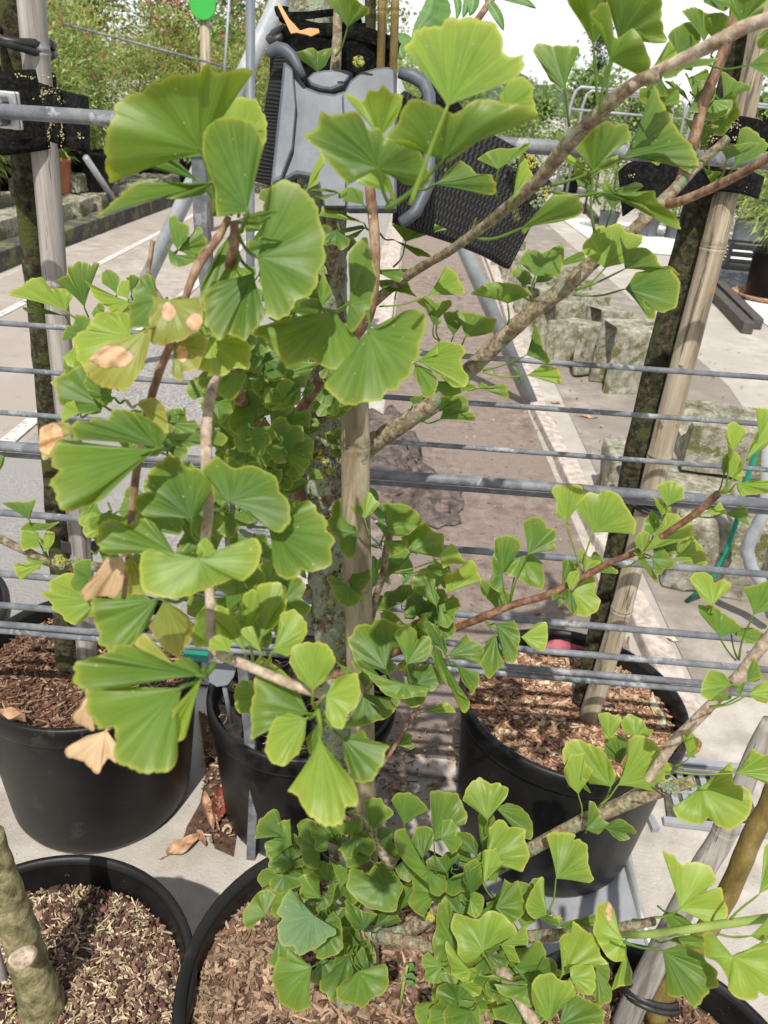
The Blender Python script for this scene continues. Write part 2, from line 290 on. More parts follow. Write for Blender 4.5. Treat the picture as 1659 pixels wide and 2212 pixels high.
MT['soil_brown'] = rough_mat('bark_soil', [(.05, .028, .018), (.11, .062, .04), (.17, .10, .065)], scale=60, rough=1, bump=1, bscale=110, dist=.01)
MT['concrete'] = rough_mat('concrete_slab', [(.31, .28, .24), (.42, .385, .345), (.52, .485, .44)], scale=7, rough=.95, bump=.8, bscale=150, spots=[((.19, .165, .135), 95, .62), ((.54, .51, .47), 150, .63), ((.22, .20, .165), 5, .64)], big=((.36, .33, .29), 1.1))
MT['concrete_dull'] = rough_mat('dull_concrete', [(.17, .15, .128), (.25, .222, .192), (.34, .305, .265)], scale=6, rough=.95, bump=.5, bscale=110, spots=[((.14, .125, .11), 40, .64), ((.44, .42, .38), 90, .70)], big=((.21, .185, .158), .8))  # darker, duller tone than the slab concrete around it
MT['road'] = rough_mat('smooth_road', [(.27, .235, .205), (.355, .315, .28), (.43, .39, .355)], scale=5, rough=.95, bump=.5, bscale=140, big=((.31, .27, .235), .7), spots=[((.22, .195, .17), 14, .61), ((.38, .36, .33), 60, .66)])
MT['gravel'] = rough_mat('gravel_tarmac', [(.12, .115, .11), (.31, .295, .28), (.50, .48, .46)], scale=85, rough=.95, bump=1, bscale=95, dist=.012, big=((.32, .305, .29), 1.2))
MT['soilstrip'] = rough_mat('earth_strip', [(.15, .11, .088), (.245, .192, .16), (.34, .28, .24)], scale=16, rough=1, bump=1, bscale=75, dist=.016, spots=[((.14, .095, .075), 40, .60), ((.42, .35, .30), 90, .64)], big=((.275, .22, .185), 1.6))
MT['kerb'] = rough_mat('kerb_stone', [(.30, .25, .215), (.44, .38, .335), (.54, .49, .44)], scale=24, rough=.95, bump=.8, bscale=80, spots=[((.20, .16, .13), 50, .64)])
MT['white'] = rough_mat('white_road_paint', [(.48, .46, .43), (.62, .60, .57)], scale=14, rough=.85, bump=.2, spots=[((.33, .30, .27), 28, .53)])
MT['pale'] = rough_mat('pale_paving', [(.58, .57, .56), (.70, .69, .68)], scale=3, rough=.9, bump=.2)
MT['fabric'] = rough_mat('weed_fabric', [(.05, .055, .06), (.09, .095, .10)], scale=9, rough=.8, bump=.2)
MT['block'] = rough_mat('mossy_concrete', [(.15, .14, .10), (.27, .255, .195), (.42, .40, .335)], scale=22, rough=1, bump=1, bscale=90, dist=.008, spots=[((.125, .13, .045), 7, .53), ((.11, .095, .07), 50, .62), ((.44, .42, .385), 30, .63), ((.075, .085, .03), 19, .66)])
MT['sleeper'] = rough_mat('mossy_sleeper', [(.045, .043, .042), (.09, .085, .08)], scale=12, rough=.95, bump=.7, stretch=(4, .3, 1), spots=[((.14, .145, .06), 5, .52)])
MT['webbing'] = rough_mat('black_webbing', [(.005, .005, .005), (.011, .011, .0105), (.026, .026, .025)], scale=200, rough=.92, bump=1, bscale=600, spots=[((.30, .29, .08), 20, .685), ((.34, .36, .30), 34, .73)], spec=.12)
MT['webbing_clean'] = rough_mat('black_felt', [(.004, .004, .004), (.009, .009, .009), (.022, .022, .021)], scale=170, rough=.95, bump=.9, bscale=380, spots=[((.14, .15, .12), 60, .75)], spec=.08)
MT['knit'] = knit_mat('knitted_rubber')
MT['buckle'] = rough_mat('blue_grey_plastic', [(.05, .06, .076), (.074, .087, .108), (.115, .13, .152)], scale=16, rough=.5, bump=.06, bscale=60, spots=[((.36, .38, .40), 150, .75)])
MT['rubber'] = rough_mat('black_rubber', [(.012, .012, .012), (.028, .028, .028)], scale=30, rough=.45, bump=.15)
MT['hose'] = rough_mat('green_hose', [(.0, .16, .10), (.005, .22, .14)], scale=20, rough=.35, bump=.05)
MT['film'] = rough_mat('dark_ground_film', [(.06, .047, .041), (.105, .083, .073), (.18, .146, .13)], scale=22, rough=.40, bump=1, bscale=55, spots=[((.20, .14, .115), 11, .54), ((.28, .22, .19), 60, .66)], spec=.3, dist=.01)
MT['iron'] = rough_mat('dark_steel', [(.06, .05, .045), (.11, .095, .085)], scale=20, rough=.7, bump=.3, metal=.2)
MT['lightmetal'] = rough_mat('light_metal', [(.27, .28, .30), (.36, .37, .39)], scale=12, rough=.5, bump=.2, metal=.25, spots=[((.30, .27, .22), 18, .62)])
MT['alu'] = rough_mat('aluminium', [(.40, .41, .41), (.52, .53, .53)], scale=20, rough=.4, metal=.6, bump=.05)
MT['dead'] = rough_mat('dead_leaf', [(.20, .10, .055), (.36, .21, .12), (.50, .34, .22)], scale=40, rough=.8, bump=.4)
MT['dead_red'] = rough_mat('dead_red_leaf', [(.14, .028, .022), (.24, .06, .04), (.30, .10, .06)], scale=40, rough=.6, bump=.3)
MT['leaf_red'] = rough_mat('purple_red_leaf', [(.10, .022, .035), (.22, .045, .065), (.36, .10, .12)], scale=20, rough=.5, bump=.2)
MT['leaf_pale'] = rough_mat('pale_fallen_leaf', [(.36, .38, .22), (.50, .50, .36), (.52, .33, .28)], scale=26, rough=.6, bump=.3)
MT['orange_paper'] = rough_mat('orange_bark', [(.45, .22, .09), (.60, .32, .14)], scale=20, rough=.8, bump=.3)
MT['sign_green'] = rough_mat('green_sign_paint', [(.03, .34, .05), (.05, .42, .07)], scale=3, rough=.5, bump=.0)
MT['moss'] = rough_mat('moss', [(.05, .06, .02), (.12, .14, .05)], scale=60, rough=1, bump=1)
MT['hill'] = rough_mat('wooded_hill', [(.05, .08, .06), (.09, .13, .09)], scale=.12, rough=1, bump=1, bscale=.5, dist=1.5)

# ------------------------------------------------------------------ ground
def sheet(name, pts, z, mat, kind='structure', label=None, cat=None, n=1):
    b = MB(); b.add([(x, y, z) for x, y in pts], [tuple(range(len(pts)))]); o = b.build(name, mat, smooth=False); tag(o, label, cat, kind=kind); return o
sheet('ground', [(-260, -40), (260, -40), (260, 330), (-260, 330)], 0.0, MT['concrete'], label='pale grainy concrete ground under the pots', cat='ground')
sheet('road', [(-3.1, 1.0), (-1.60, 1.0), (-1.45, 40), (-3.1, 40)], .004, MT['road'], label='smooth grey road left of the pots', cat='road')
sheet('gravel_path', [(-1.62, 1.7), (-.30, 1.7), (-.22, 40), (-1.46, 40)], .008, MT['gravel'], label='coarse grey tarmac between white line and earth strip', cat='path')
sheet('earth_path', [(-.30, 1.50), (.84, 1.50), (.78, 2.7), (.74, 4.2), (.80, 7.5), (.82, 40), (-.04, 40), (-.05, 3)], .012, MT['soilstrip'], label='brown trodden earth strip between two stone kerbs', cat='path')
sheet('concrete_path', [(.98, 1.9), (1.75, 1.9), (2.15, 5), (2.0, 12), (2.1, 40), (.98, 40)], .004, MT['concrete_dull'], label='dull grey concrete strip beside the kerb', cat='path')
sheet('road_line', [(-1.725, 1.6), (-1.655, 1.6), (-1.595, 30), (-1.665, 30)], .012, MT['white'], label='white painted line along the tarmac', cat='road marking')
sheet('road_line', [(-2.69, 1.6), (-2.625, 1.6), (-2.46, 40), (-2.53, 40)], .0085, MT['white'], label='white painted line in the middle of the road', cat='road marking')
sheet('fabric_ground', [tuple(G(*p)[:2]) for p in ((1490, 640), (1500, 572), (1760, 600), (1760, 720), (1640, 690))], .008, MT['fabric'], label='dark woven ground cover at right', cat='ground cover')
sheet('paving', [(2.4, 10.3), (12, 10.0), (12, 13.2), (2.3, 13.2)], .010, MT['pale'], label='bright pale paving in front of the grey pots', cat='paving')
sheet('paving', [(3.02, 5.0), (9, 5.0), (9, 7.2), (3.3, 7.9), (3.12, 6.9)], .009, MT['pale'], label='bright pale paving beside the dark steel rails', cat='paving')
dp = [(430, 1540), (470, 1560), (520, 1555), (512, 1620), (500, 1700), (520, 1780), (505, 1850), (468, 1838), (452, 1800), (425, 1822), (385, 1838), (400, 1790), (436, 1740), (448, 1660)]
sheet('dirt_patch', [tuple(G(x + rng.uniform(-5, 5), y + rng.uniform(-5, 5))[:2]) for x, y in dp], .0035, MT['soil_brown'], label='dark crumbly dirt washed up between the two left pots', cat='dirt')
def kerb(name, pts, w, h, mat, label):
    b = MB()
    for i in range(len(pts) - 1):
        a, c = Vector(pts[i]), Vector(pts[i + 1]); L = (c - a).length; k = max(1, round(L / .9))
        for j in range(k):
            p = a.lerp(c, (j + .5) / k); ang = math.atan2(c.y - a.y, c.x - a.x)
            b.box((p.x, p.y, h / 2 - .02), (L / k - .006, w * rng.uniform(.94, 1.04), h + .04), ang, jit=.006)
    o = b.build(name, mat, smooth=False, bevel=.008); return tag(o, label, 'kerb')
kerb('kerb', [(.90, 1.75, 0), (.87, 2.7, 0), (.80, 4.2, 0), (.87, 7.5, 0), (.90, 16, 0)], .085, .05, MT['kerb'], 'pinkish stone kerb on the right edge of the earth strip')
kerb('kerb', [(-.15, 5.4, 0), (-.12, 16, 0)], .16, .05, MT['kerb'], 'pale stone kerb on the left edge of the earth strip, behind the branches')
kerb('timber_edging', [(-3.30, 2.5, 0), (-3.30, 6.7, 0), (-3.12, 11, 0), (-2.95, 20, 0)], .20, .15, MT['sleeper'], 'dark mossy timber edging along the left of the road')
kerb('stone_edging', [(-.28, 1.50, 0), (.26, 1.47, 0), (.80, 1.50, 0)], .07, .012, MT['kerb'], 'low broken stone edge between earth strip and slab behind the pots')

# ------------------------------------------------------------------ far hill and tree line
def hill():
    b = MB(); nx, vs = 160, []
    for i in range(nx + 1):
        x = -150 + 300 * i / nx
        h = 3.6 + 1.0 * math.sin(x * .035 + 1) + 1.4 * math.sin(x * .11) + rng.uniform(0, 1.0) 
        for k, f in enumerate((0, .5, .85, 1)): vs.append((x, 165 + 14 * f + rng.uniform(-1, 1), h * f + (rng.uniform(-.4, .4) if k else 0)))
    fs = [(i * 4 + k, i * 4 + 4 + k, i * 4 + 5 + k, i * 4 + 1 + k) for i in range(nx) for k in range(3)]
    b.add(vs, fs); tag(b.build('hill', MT['hill']), 'dark wooded hill on the horizon', 'hill', kind='structure')
hill()

# ------------------------------------------------------------------ foliage prototypes for the background
def leafcloud(n, fn, L, w, colf, droop=.4, spread=1.0):
    """n single leaves, each a bent four-point blade; fn() gives a base point and an outward direction"""
    b = MB()
    for i in range(n):
        p, dr = fn()
        dr = (Vector(dr).normalized() + Vector((rng.uniform(-1, 1), rng.uniform(-1, 1), rng.uniform(-1, .6))) * .7 * spread).normalized()
        dr.z -= droop * rng.random(); dr.normalize()
        s = dr.cross(Vector((rng.uniform(-.5, .5), rng.uniform(-.5, .5), 1))).normalized(); l = L * rng.uniform(.6, 1.3); ww = w * rng.uniform(.7, 1.2)
        p = Vector(p); up = s.cross(dr) * .1 * l
        c = colf(p)
        b.add([p, p + dr * l * .45 + s * ww + up, p + dr * l - up, p + dr * l * .45 - s * ww + up], [(0, 1, 2, 3)], c)
    return b
MF = {}
MF['bamboo'] = simple_leaf('bamboo_foliage', (.22, .32, .075), (.46, .53, .17), .45)
MF['green'] = simple_leaf('green_foliage', (.14, .24, .065), (.32, .43, .14), .4)
MF['lime'] = simple_leaf('yellow_green_foliage', (.11, .19, .03), (.24, .33, .06), .35)
MF['dark'] = simple_leaf('dark_foliage', (.035, .075, .03), (.09, .15, .055), .25)
MF['blue'] = simple_leaf('blue_green_foliage', (.07, .13, .075), (.15, .22, .12), .25)
MF['lance'] = simple_leaf('lance_foliage', (.06, .15, .03), (.13, .27, .05), .3)
def blob(rx, rz, zc, hollow=.35):
    def f():
        while True:
            v = Vector((rng.uniform(-1, 1), rng.uniform(-1, 1), rng.uniform(-1, 1)))
            if hollow < v.length < 1 and (math.sin(v.x * 5 + zc) + math.sin(v.y * 6 + 2) + math.sin(v.z * 7) > -1.2): break
        return (v.x * rx, v.y * rx, zc + v.z * rz), (v.x, v.y, v.z * .5 + .3)
    return f
def colmix(red=0.0, ztop=1.2):
    def f(p):
        if rng.random() < red * (1.6 if p.z > ztop else .45): return (rng.uniform(1.3, 2.0), .22, 1.1, rng.random())
        k = rng.uniform(.65, 1.25); return (k, k, k, rng.random())
    return f
def pot_mesh(b, r, h, c=(0, 0, 0), n=40):
    b.lathe([(.001, 0), (r * .8, 0), (r * .82, .01), (r * .95, h * .9), (r, h * .9), (r, h), (r * .93, h), (r * .86, h * .7), (.001, h * .7)], c, n)
def stems(n, h, r, lean=.2, rad=.008, z0=.2):
    b = MB()
    for i in range(n):
        a = rng.uniform(0, 6.28); q = rng.uniform(0, r * .4); l = rng.uniform(.1, 1) * lean
        b.tube([(q * math.cos(a), q * math.sin(a), z0), (q * 1.4 * math.cos(a), q * 1.4 * math.sin(a), h * .5), ((q + l) * math.cos(a), (q + l) * math.sin(a), h * rng.uniform(.8, 1))], [rad, rad * .8, rad * .4], 5)
    return b
def shrub(name, label, cat, h, r, n, L, w, mat, potm, red=0.0, pr=.17, ph=.3, droop=.4, group=None, z0=None, hollow=.3):
    t = empty(name); tag(t, label, cat, group)
    b = MB(); pot_mesh(b, pr, ph); b.build('pot', potm, t)
    stems(9, h, r, r * .6, .007).build('stem', MT['trunk_green'], t)
    zc = (h + (z0 or ph)) / 2
    leafcloud(n, blob(r, (h - (z0 or ph)) / 2, zc, hollow), L, w, colmix(red, h * .55), droop).build('foliage', MF[mat], t, smooth=False)
    return t
LB = 'shrubs in pots along the left side of the road'
s_b = shrub('bamboo_shrub', 'arching light green bamboo in a pot left of the road', 'shrub', 1.9, .62, 2600, .13, .011, 'bamboo', MT['pot'], .02, group=LB, z0=.45)
s_r = shrub('red_tipped_shrub', 'shrub with red young leaf tips left of the road', 'shrub', 2.15, .6, 2200, .085, .017, 'bamboo', MT['pot'], .085, group=LB, z0=.4)
s_g = shrub('leafy_shrub', 'bushy mid green shrub in a black pot left of the road', 'shrub', 1.7, .6, 2200, .07, .018, 'green', MT['pot'], .05, group=LB, z0=.3)
s_l = shrub('lime_shrub', 'low yellow green shrub in the hedge behind the steel frames', 'shrub', 1.15, .7, 1700, .075, .02, 'lime', MT['pot'], 0, group='yellow green shrubs behind the frames', z0=.2)
s_c = shrub('feathery_conifer', 'feathery yellow green shrub in a blue grey pot', 'shrub', .95, .42, 1500, .08, .008, 'lime', MT['potgrey'], 0, .16, .28, .6, group='shrubs in blue grey pots by the pale paving')
s_b.location = (-4.2, 7.2, .25); s_r.location = (-4.6, 9.3, .2); s_g.location = (-4.35, 8.2, .25); s_l.location = (3.2, 17.5, 0); s_c.location = (3.35, 11.9, 0)
for i, (pr, x, y, s) in enumerate([(s_b, -2.6, 12.6, .95), (s_g, -1.9, 12.9, .9), (s_r, -1.2, 13.3, .95), (s_b, -.6, 13.6, .9), (s_g, -3.0, 11.9, .8), (s_r, -2.3, 14.0, 1.1), (s_b, -1.4, 14.6, 1.1), (s_g, -.5, 15.0, 1.1), (s_r, -3.4, 12.9, 1.1), (s_b, -3.9, 9.6, .75), (s_b, -4.05, 7.9, .7), (s_g, -4.2, 6.9, .7), (s_b, -4.6, 6.5, 1.0), (s_r, -4.9, 8.3, 1.0), (s_g, -4.2, 9.5, 1.15), (s_b, -3.9, 8.8, .9), (s_r, -4.5, 10.6, 1.1), (s_b, -4.4, 11.9, 1.15), (s_b, -3.2, 15.4, 1.1), (s_r, -2.8, 17.3, 1.15), (s_b, -1.9, 18.2, 1.1), (s_r, -1.2, 21.5, 1.15), (s_g, .1, 20.6, 1.1), (s_r, -5.9, 13.8, 1.3), (s_b, -7.2, 11.8, 1.4), (s_r, -7.8, 8.9, 1.3), (s_b, -5.3, 6.6, 1.1), (s_b, -4.0, 10.3, 1.0), (s_b, -5.3, 8.7, 1.15), (s_b, -3.75, 12.0, .95), (s_b, -3.55, 14.2, 1.0), (s_b, -5.9, 11.0, 1.2),
        (s_r, -5.8, 7.6, 1.0), (s_r, -3.9, 13.1, 1.05), (s_r, -5.2, 12.6, 1.1), (s_r, -3.3, 16.5, 1.1), (s_r, -6.6, 9.6, 1.2), (s_r, -2.2, 19.0, 1.1), (s_r, -4.4, 15.2, 1.2),
        (s_g, -6.4, 8.4, 1.1), (s_g, -4.7, 11.4, 1.0), (s_g, -3.0, 18.2, 1.2), (s_g, -1.2, 20.0, 1.2), (s_b, -2.3, 21.5, 1.2), (s_b, -.4, 22.5, 1.2), (s_g, .8, 23.5, 1.2), (s_b, -6.9, 7.2, 1.1)]):
    copy_tree(pr, (x, y, rng.uniform(.0, .2)), rng.uniform(0, 6.28), s)
for x, y, s in [(4.3, 17.0, 1), (5.4, 17.6, 1.1), (6.5, 17.2, 1), (2.2, 18.4, 1.1), (7.6, 17.9, 1.1), (3.7, 19.4, 1.3), (5.9, 19.8, 1.3), (8.8, 18.0, 1.2), (1.6, 20.5, 1.3), (10, 19, 1.2)]:
    copy_tree(s_l, (x, y, 0), rng.uniform(0, 6.28), s)
for x, y, s in [(3.75, 11.9, 1), (4.15, 12.1, .95), (4.7, 11.8, 1.25), (5.15, 11.95, 1.2), (5.6, 11.7, 1.15), (2.85, 12.2, .9), (4.4, 12.9, 1.4), (5.4, 13.0, 1.5), (6.3, 12.4, 1.5)]:
    copy_tree(s_c, (x, y, 0), rng.uniform(0, 6.28), s)
def tree(name, label, h, trunk_r, crown, mat, n, L, w, lean=0.0, sparse=False, group=None, red=0.0):
    t = empty(name); tag(t, label, 'tree', group)
    b = MB(); b.tube([(0, 0, -.05), (lean * .3, 0, h * .4), (lean, 0, h * .95)], [trunk_r, trunk_r * .8, trunk_r * .25], 8, wob=.08)
    ends = []
    for i in range(16):
        z = h * rng.uniform(.28, .92); a = rng.uniform(0, 6.28); l = crown * rng.uniform(.5, 1) * (1.15 - z / h * .7)
        p0 = Vector((lean * z / h, 0, z)); p1 = p0 + Vector((math.cos(a) * l, math.sin(a) * l, l * rng.uniform(.4, 1.2)))
        b.tube([p0, p0.lerp(p1, .5) + Vector((0, 0, -.05 * l)), p1], [trunk_r * .3, trunk_r * .2, trunk_r * .08], 5); ends += [(p0.lerp(p1, .35), .2 * l), (p0.lerp(p1, .65), .32 * l), (p1, .3 * l)]
    b.build('trunk', MT['trunk_green'], t)
    def f():
        c, s = rng.choice(ends); v = Vector((rng.gauss(0, 1), rng.gauss(0, 1), rng.gauss(0, 1))) * s
        return c + v, v + Vector((0, 0, .2))
    leafcloud(n, f, L, w, colmix(red, h * .4), .3).build('crown', MF[mat], t, smooth=False)
    return t
gt = 'young standard trees behind the shrubs'
t_a = tree('young_tree', 'slim young tree with loose foliage standing behind the shrubs', 4.6, .045, 1.0, 'green', 1500, .10, .035, .15, group=gt, red=.06); t_a.location = (-5.2, 13.5, 0)
for x, y, s in [(-6.8, 12.5, 1.1), (-4.0, 14.6, 1.0), (-6.0, 16, 1.2), (-3.6, 17, 1.1), (-2.9, 19, 1.05), (-7.5, 10.5, 1), (-8.2, 14, 1.2), (-2.0, 23, 1.2), (-6.2, 9.6, .95), (-1.0, 24, 1.2)]:
    copy_tree(t_a, (x, y, 0), rng.uniform(0, 6.28), s)
t_b = tree('poplar', 'tall slender poplar rising above the horizon at right', 6.4, .08, .62, 'blue', 1500, .20, .06, .2); t_b.location = (7.7, 42, 0)
t_c = tree('field_tree', 'rounded tree far behind the steel frames', 2.5, .10, 1.6, 'green', 1900, .24, .085, group='far trees behind the frames'); t_c.location = (6.5, 36, 0)
for k, (x, y, s) in enumerate([(10.2, 37, .75), (13.2, 40, .9), (4.6, 41, .85), (16, 38, 1.0), (19, 41, 1.1), (2.0, 43, .9), (-2, 44, 1.1), (-9, 42, 1.3), (-15, 38, 1.3), (22, 36, 1.1), (8.6, 46, .9), (11.8, 47, 1.0), (14.8, 45, 1.0), (6.2, 48, .9), (25, 42, 1.2), (-5.5, 46, 1.3), (0.2, 48, 1.1), (-12, 47, 1.4), (-19, 43, 1.4), (18, 48, 1.2)]):
    copy_tree(t_c, (x, y, -.4), rng.uniform(0, 6.28), s)
# steel growing frames
def frame_proto():
    t = empty('steel_hoop'); tag(t, 'galvanised hoop frame standing among the yellow green shrubs', 'hoop', 'steel hoop frames behind the paving')
    for sx in (-.8, .8):
        b = MB(); b.tube([(sx, 0, 0), (sx * .98, 0, 1.55), (sx * .93, 0, 1.74), (sx * .84, 0, 1.80), (0, 0, 1.80)], .024, 8); b.build('hoop_leg', MT['lightmetal'], t)
    b = MB(); b.tube([(-.78, 0, 1.5), (.78, 0, 1.5)], .018, 8); b.tube([(-.79, 0, .9), (.79, 0, .9)], .014, 8); b.build('crossbar', MT['lightmetal'], t)
    b = MB(); b.tube([(-.3, .02, 1.8), (-.12, .5, 0)], .02, 6); b.build('brace', MT['iron'], t)
    return t
f0 = frame_proto(); f0.location = (3.0, 13.4, 0); f0.rotation_euler = (0, 0, .1)
for x, y, r in [(3.5, 15.2, .1), (4.9, 14.1, .15), (5.6, 16.0, .1), (6.7, 15.0, .12), (4.2, 16.9, .05)]: copy_tree(f0, (x, y, 0), r)
# tall potted bamboo at right, saucer, crate, rails
t = empty('potted_bamboo', (3.52, 8.02, 0)); tag(t, 'tall bamboo in a black pot on a brown saucer at the right edge', 'potted plant')
b = MB(); pot_mesh(b, .21, .44, (3.52, 8.02, .03)); b.build('pot', MT['pot'], t)
b = MB(); b.lathe([(.001, .0), (.25, 0), (.29, .05), (.30, .05), (.27, .012), (.001, .012)], (3.52, 8.02, .01)); b.build('saucer', MT['dead'], t)
b = MB()
for i in range(11):
    a = rng.uniform(0, 6.28); q = rng.uniform(0, .1); l = rng.uniform(.1, .45)
    b.tube([(3.52 + q * math.cos(a), 8.02 + q * math.sin(a), .38), (3.52 + q * 1.6 * math.cos(a), 8.02 + q * 1.6 * math.sin(a), .9), (3.52 + (q + l) * math.cos(a), 8.02 + (q + l) * math.sin(a), 1.5)], [.008, .007, .003], 5)
b.build('cane', MT['bamboo'], t)
def fb():
    p, d_ = blob(.5, .55, 1.1)(); return (p[0] + 3.52, p[1] + 8.02, p[2]), d_
leafcloud(1200, fb, .14, .010, colmix(), .5).build('foliage', MF['bamboo'], t, smooth=False)
t = empty('crate', (3.95, 9.75, 0)); tag(t, 'black open plastic crate behind the potted bamboo', 'crate')
b = MB()
for sx, sy, wx, wy in ((-.28, 0, .015, .38), (.28, 0, .015, .38), (0, -.19, .57, .015), (0, .19, .57, .015)):
    for k in range(4): b.box((3.95 + sx, 9.75 + sy, .04 + k * .08), (wx, wy, .03))
b.box((3.95, 9.75, .012), (.56, .38, .02)); b.build('slatted_side', MT['rubber'], t, smooth=False)
for sx in (-.27, .27):
    for sy in (-.185, .185): b = MB(); b.box((3.95 + sx, 9.75 + sy, .16), (.04, .04, .31)); b.build('corner_post', MT['rubber'], t, smooth=False)
def rail(a, c, label):
    b = MB(); a = Vector(a); c = Vector(c); b.tube([a, c], .045, 4, True, sq=True)
    tag(b.build('steel_beam', MT['iron'], smooth=False, bevel=.006), label, 'rail', 'dark steel rails on the ground at right')
rail(list(G(1632, 712))[:2] + [.05], list(G(1520, 596))[:2] + [.05], 'dark square steel rail nearest the pale paving')
rail(list(G(1612, 722))[:2] + [.05], list(G(1508, 612))[:2] + [.05], 'dark square steel rail on the path side of its twin')
rail(list(G(1290, 486))[:2] + [.05], list(G(1262, 452))[:2] + [.05], 'short dark steel rail farther back on the path')
# left: walling blocks and pots behind the timber edging
def rough_block(name, c, sz, rz, mat, label, cat='concrete block', group=None):
    bm = bmesh.new(); bmesh.ops.create_cube(bm, size=1); bmesh.ops.subdivide_edges(bm, edges=bm.edges[:], cuts=4, use_grid_fill=True)
    for v in bm.verts:
        v.co = Vector((v.co.x * sz[0], v.co.y * sz[1], v.co.z * sz[2])); e = sum(abs(abs(q) - s / 2) < 1e-4 for q, s in zip(v.co, sz))
        v.co += Vector([rng.uniform(-1, 1) for _ in range(3)]) * (.012 if e > 1 else .004)
    me = bpy.data.meshes.new(name); bm.to_mesh(me); bm.free(); me.materials.append(mat)
    o = bpy.data.objects.new(name, me); COL.objects.link(o); o.location = c; o.rotation_euler = (0, 0, rz)
    md = o.modifiers.new('bevel', 'BEVEL'); md.width = .01; md.segments = 2; md.limit_method = 'ANGLE'
    return tag(o, label, cat, group)
for i in range(11):
    y = 5.9 + i * .52; x = -3.62 + .045 * (y - 6)
    rough_block('walling_block', (x + rng.uniform(-.03, .03), y, .15), (.36, .46, .30), rng.uniform(-.08, .08), MT['block'], 'mossy concrete walling block in the row behind the timber edging', group='walling blocks behind the timber edging')
for i, (x, y) in enumerate([(-3.75, 8.3), (-3.66, 9.0), (-3.6, 9.9)]):
    rough_block('walling_block', (x, y, .395), (.34, .44, .18), rng.uniform(-.1, .1), MT['block'], 'mossy concrete walling block in the row behind the timber edging', group='walling blocks behind the timber edging')
for p, r, h, mt, lb in [((-4.05, 6.55, .30), .16, .26, 'pot', 'small black nursery pot behind the left bamboo pole, nearest the viewer'), ((-3.95, 7.25, .30), .15, .24, 'pot', 'small black nursery pot on the walling blocks, second from the viewer'),
        ((-3.72, 8.75, .30), .17, .34, 'terra', 'terracotta coloured pot left of the leaning grey pipe'), ((-3.5, 9.2, .30), .24, .4, 'pot', 'wide black pot right of the terracotta pot')]:
    t = empty('nursery_pot', p); tag(t, lb, 'pot', 'pots on the walling blocks'); b = MB(); pot_mesh(b, r, h, p, 32); b.build('body', MT[mt], t)
    b = MB(); b.lathe([(r * .86, h * .72), (r * .5, h * .75), (.001, h * .77)], p, 24); b.build('soil', MT['soil'], t)
def pipe(name, a, c, r, mat, label, cat='pipe', n=12):
    b = MB(); b.tube([a, c], r, n); o = b.build(name, MT[mat]); return tag(o, label, cat)
pipe('leaning_pipe', V(185, 340, 8.6), G(274, 474), .034, 'lightmetal', 'pale pipe leaning on the walling blocks beside the terracotta pot')
pipe('greenhouse_wire', V(140, 52, 7.6), V(500, 148, 7.6), .010, 'galv', 'thin sloping rail running through the tops of the left shrubs', 'rail')
pipe('garden_stake', V(499, -60, 7.5), V(478, 260, 7.5), .011, 'lightmetal', 'thin pale post among the shrubs under the round green sign', 'post')
pipe('steel_pole', V(541, -60, 2.6), (V(541, 300, 2.6).x, 2.6, 0), .0135, 'potgrey', 'tall dark grey steel post left of the big tree strap', 'post')
# round green sign on its post (its printed face left plain)
t = empty('round_sign', V(440, 12, 9.0)); tag(t, 'plain round green sign on a pale post above the shrubs', 'sign')
b = MB(); c = V(438, 10, 9.0); rr = 29 * dep(c) / F_
b.lathe([(.001, -.02), (rr * .96, -.02), (rr, 0), (rr * .96, .02), (.001, .02)], (0, 0, 0), 40)
b.v = [(v[0] + c.x, c.y + v[2], c.z + v[1]) for v in b.v]; b.build('disc', MT['sign_green'], t, smooth=False)
pipe('post', c + Vector((0, .06, -rr * .5)), Vector((c.x, c.y + .06, 0)), .05, 'bamboo', None, None).parent = t
bpy.data.objects['post'].matrix_parent_inverse = Matrix.Translation(-t.location)
# A-frame of thick pipe over the earth strip
t = empty('pipe_trestle', (-.5, 4.25, 0)); tag(t, 'tall A-shaped frame of thick pale grey pipe straddling the earth strip', 'frame')
ap = V(692, -186, 4.25)
for x, y in ((218, 812), (1152, 882)):
    b = MB(); b.tube([ap, V(x, y, 4.25)], .040, 14); b.build('frame_leg', MT['pipe'], t)
b = MB(); b.tube([ap + Vector((-.12, 0, 0)), ap + Vector((.12, 0, 0))], .045, 12); b.build('ridge_joint', MT['pipe'], t)

# ------------------------------------------------------------------ concrete trough blocks along the path
def prism(name, pr, layers, mapf, mat, jit):
    """extrude a simple outline through several rings, caps triangulated"""
    m = len(pr); bm = bmesh.new(); R = []
    for j in range(layers + 1):
        R.append([bm.verts.new(Vector(mapf(x, y, j / layers)) + Vector([rng.uniform(-jit, jit) for _ in range(3)])) for (x, y) in pr])
    for j in range(layers):
        for i in range(m): bm.faces.new((R[j][i], R[j][(i + 1) % m], R[j + 1][(i + 1) % m], R[j + 1][i]))
    caps = [bm.faces.new(list(reversed(R[0]))), bm.faces.new(R[-1])]
    bmesh.ops.triangulate(bm, faces=caps); bmesh.ops.recalc_face_normals(bm, faces=bm.faces[:])
    me = bpy.data.meshes.new(name); bm.to_mesh(me); bm.free(); me.materials.append(mat)
    o = bpy.data.objects.new(name, me); COL.objects.link(o)
    md = o.modifiers.new('bevel', 'BEVEL'); md.width = .009; md.segments = 2; md.limit_method = 'ANGLE'; md.angle_limit = R_(50)
    return o
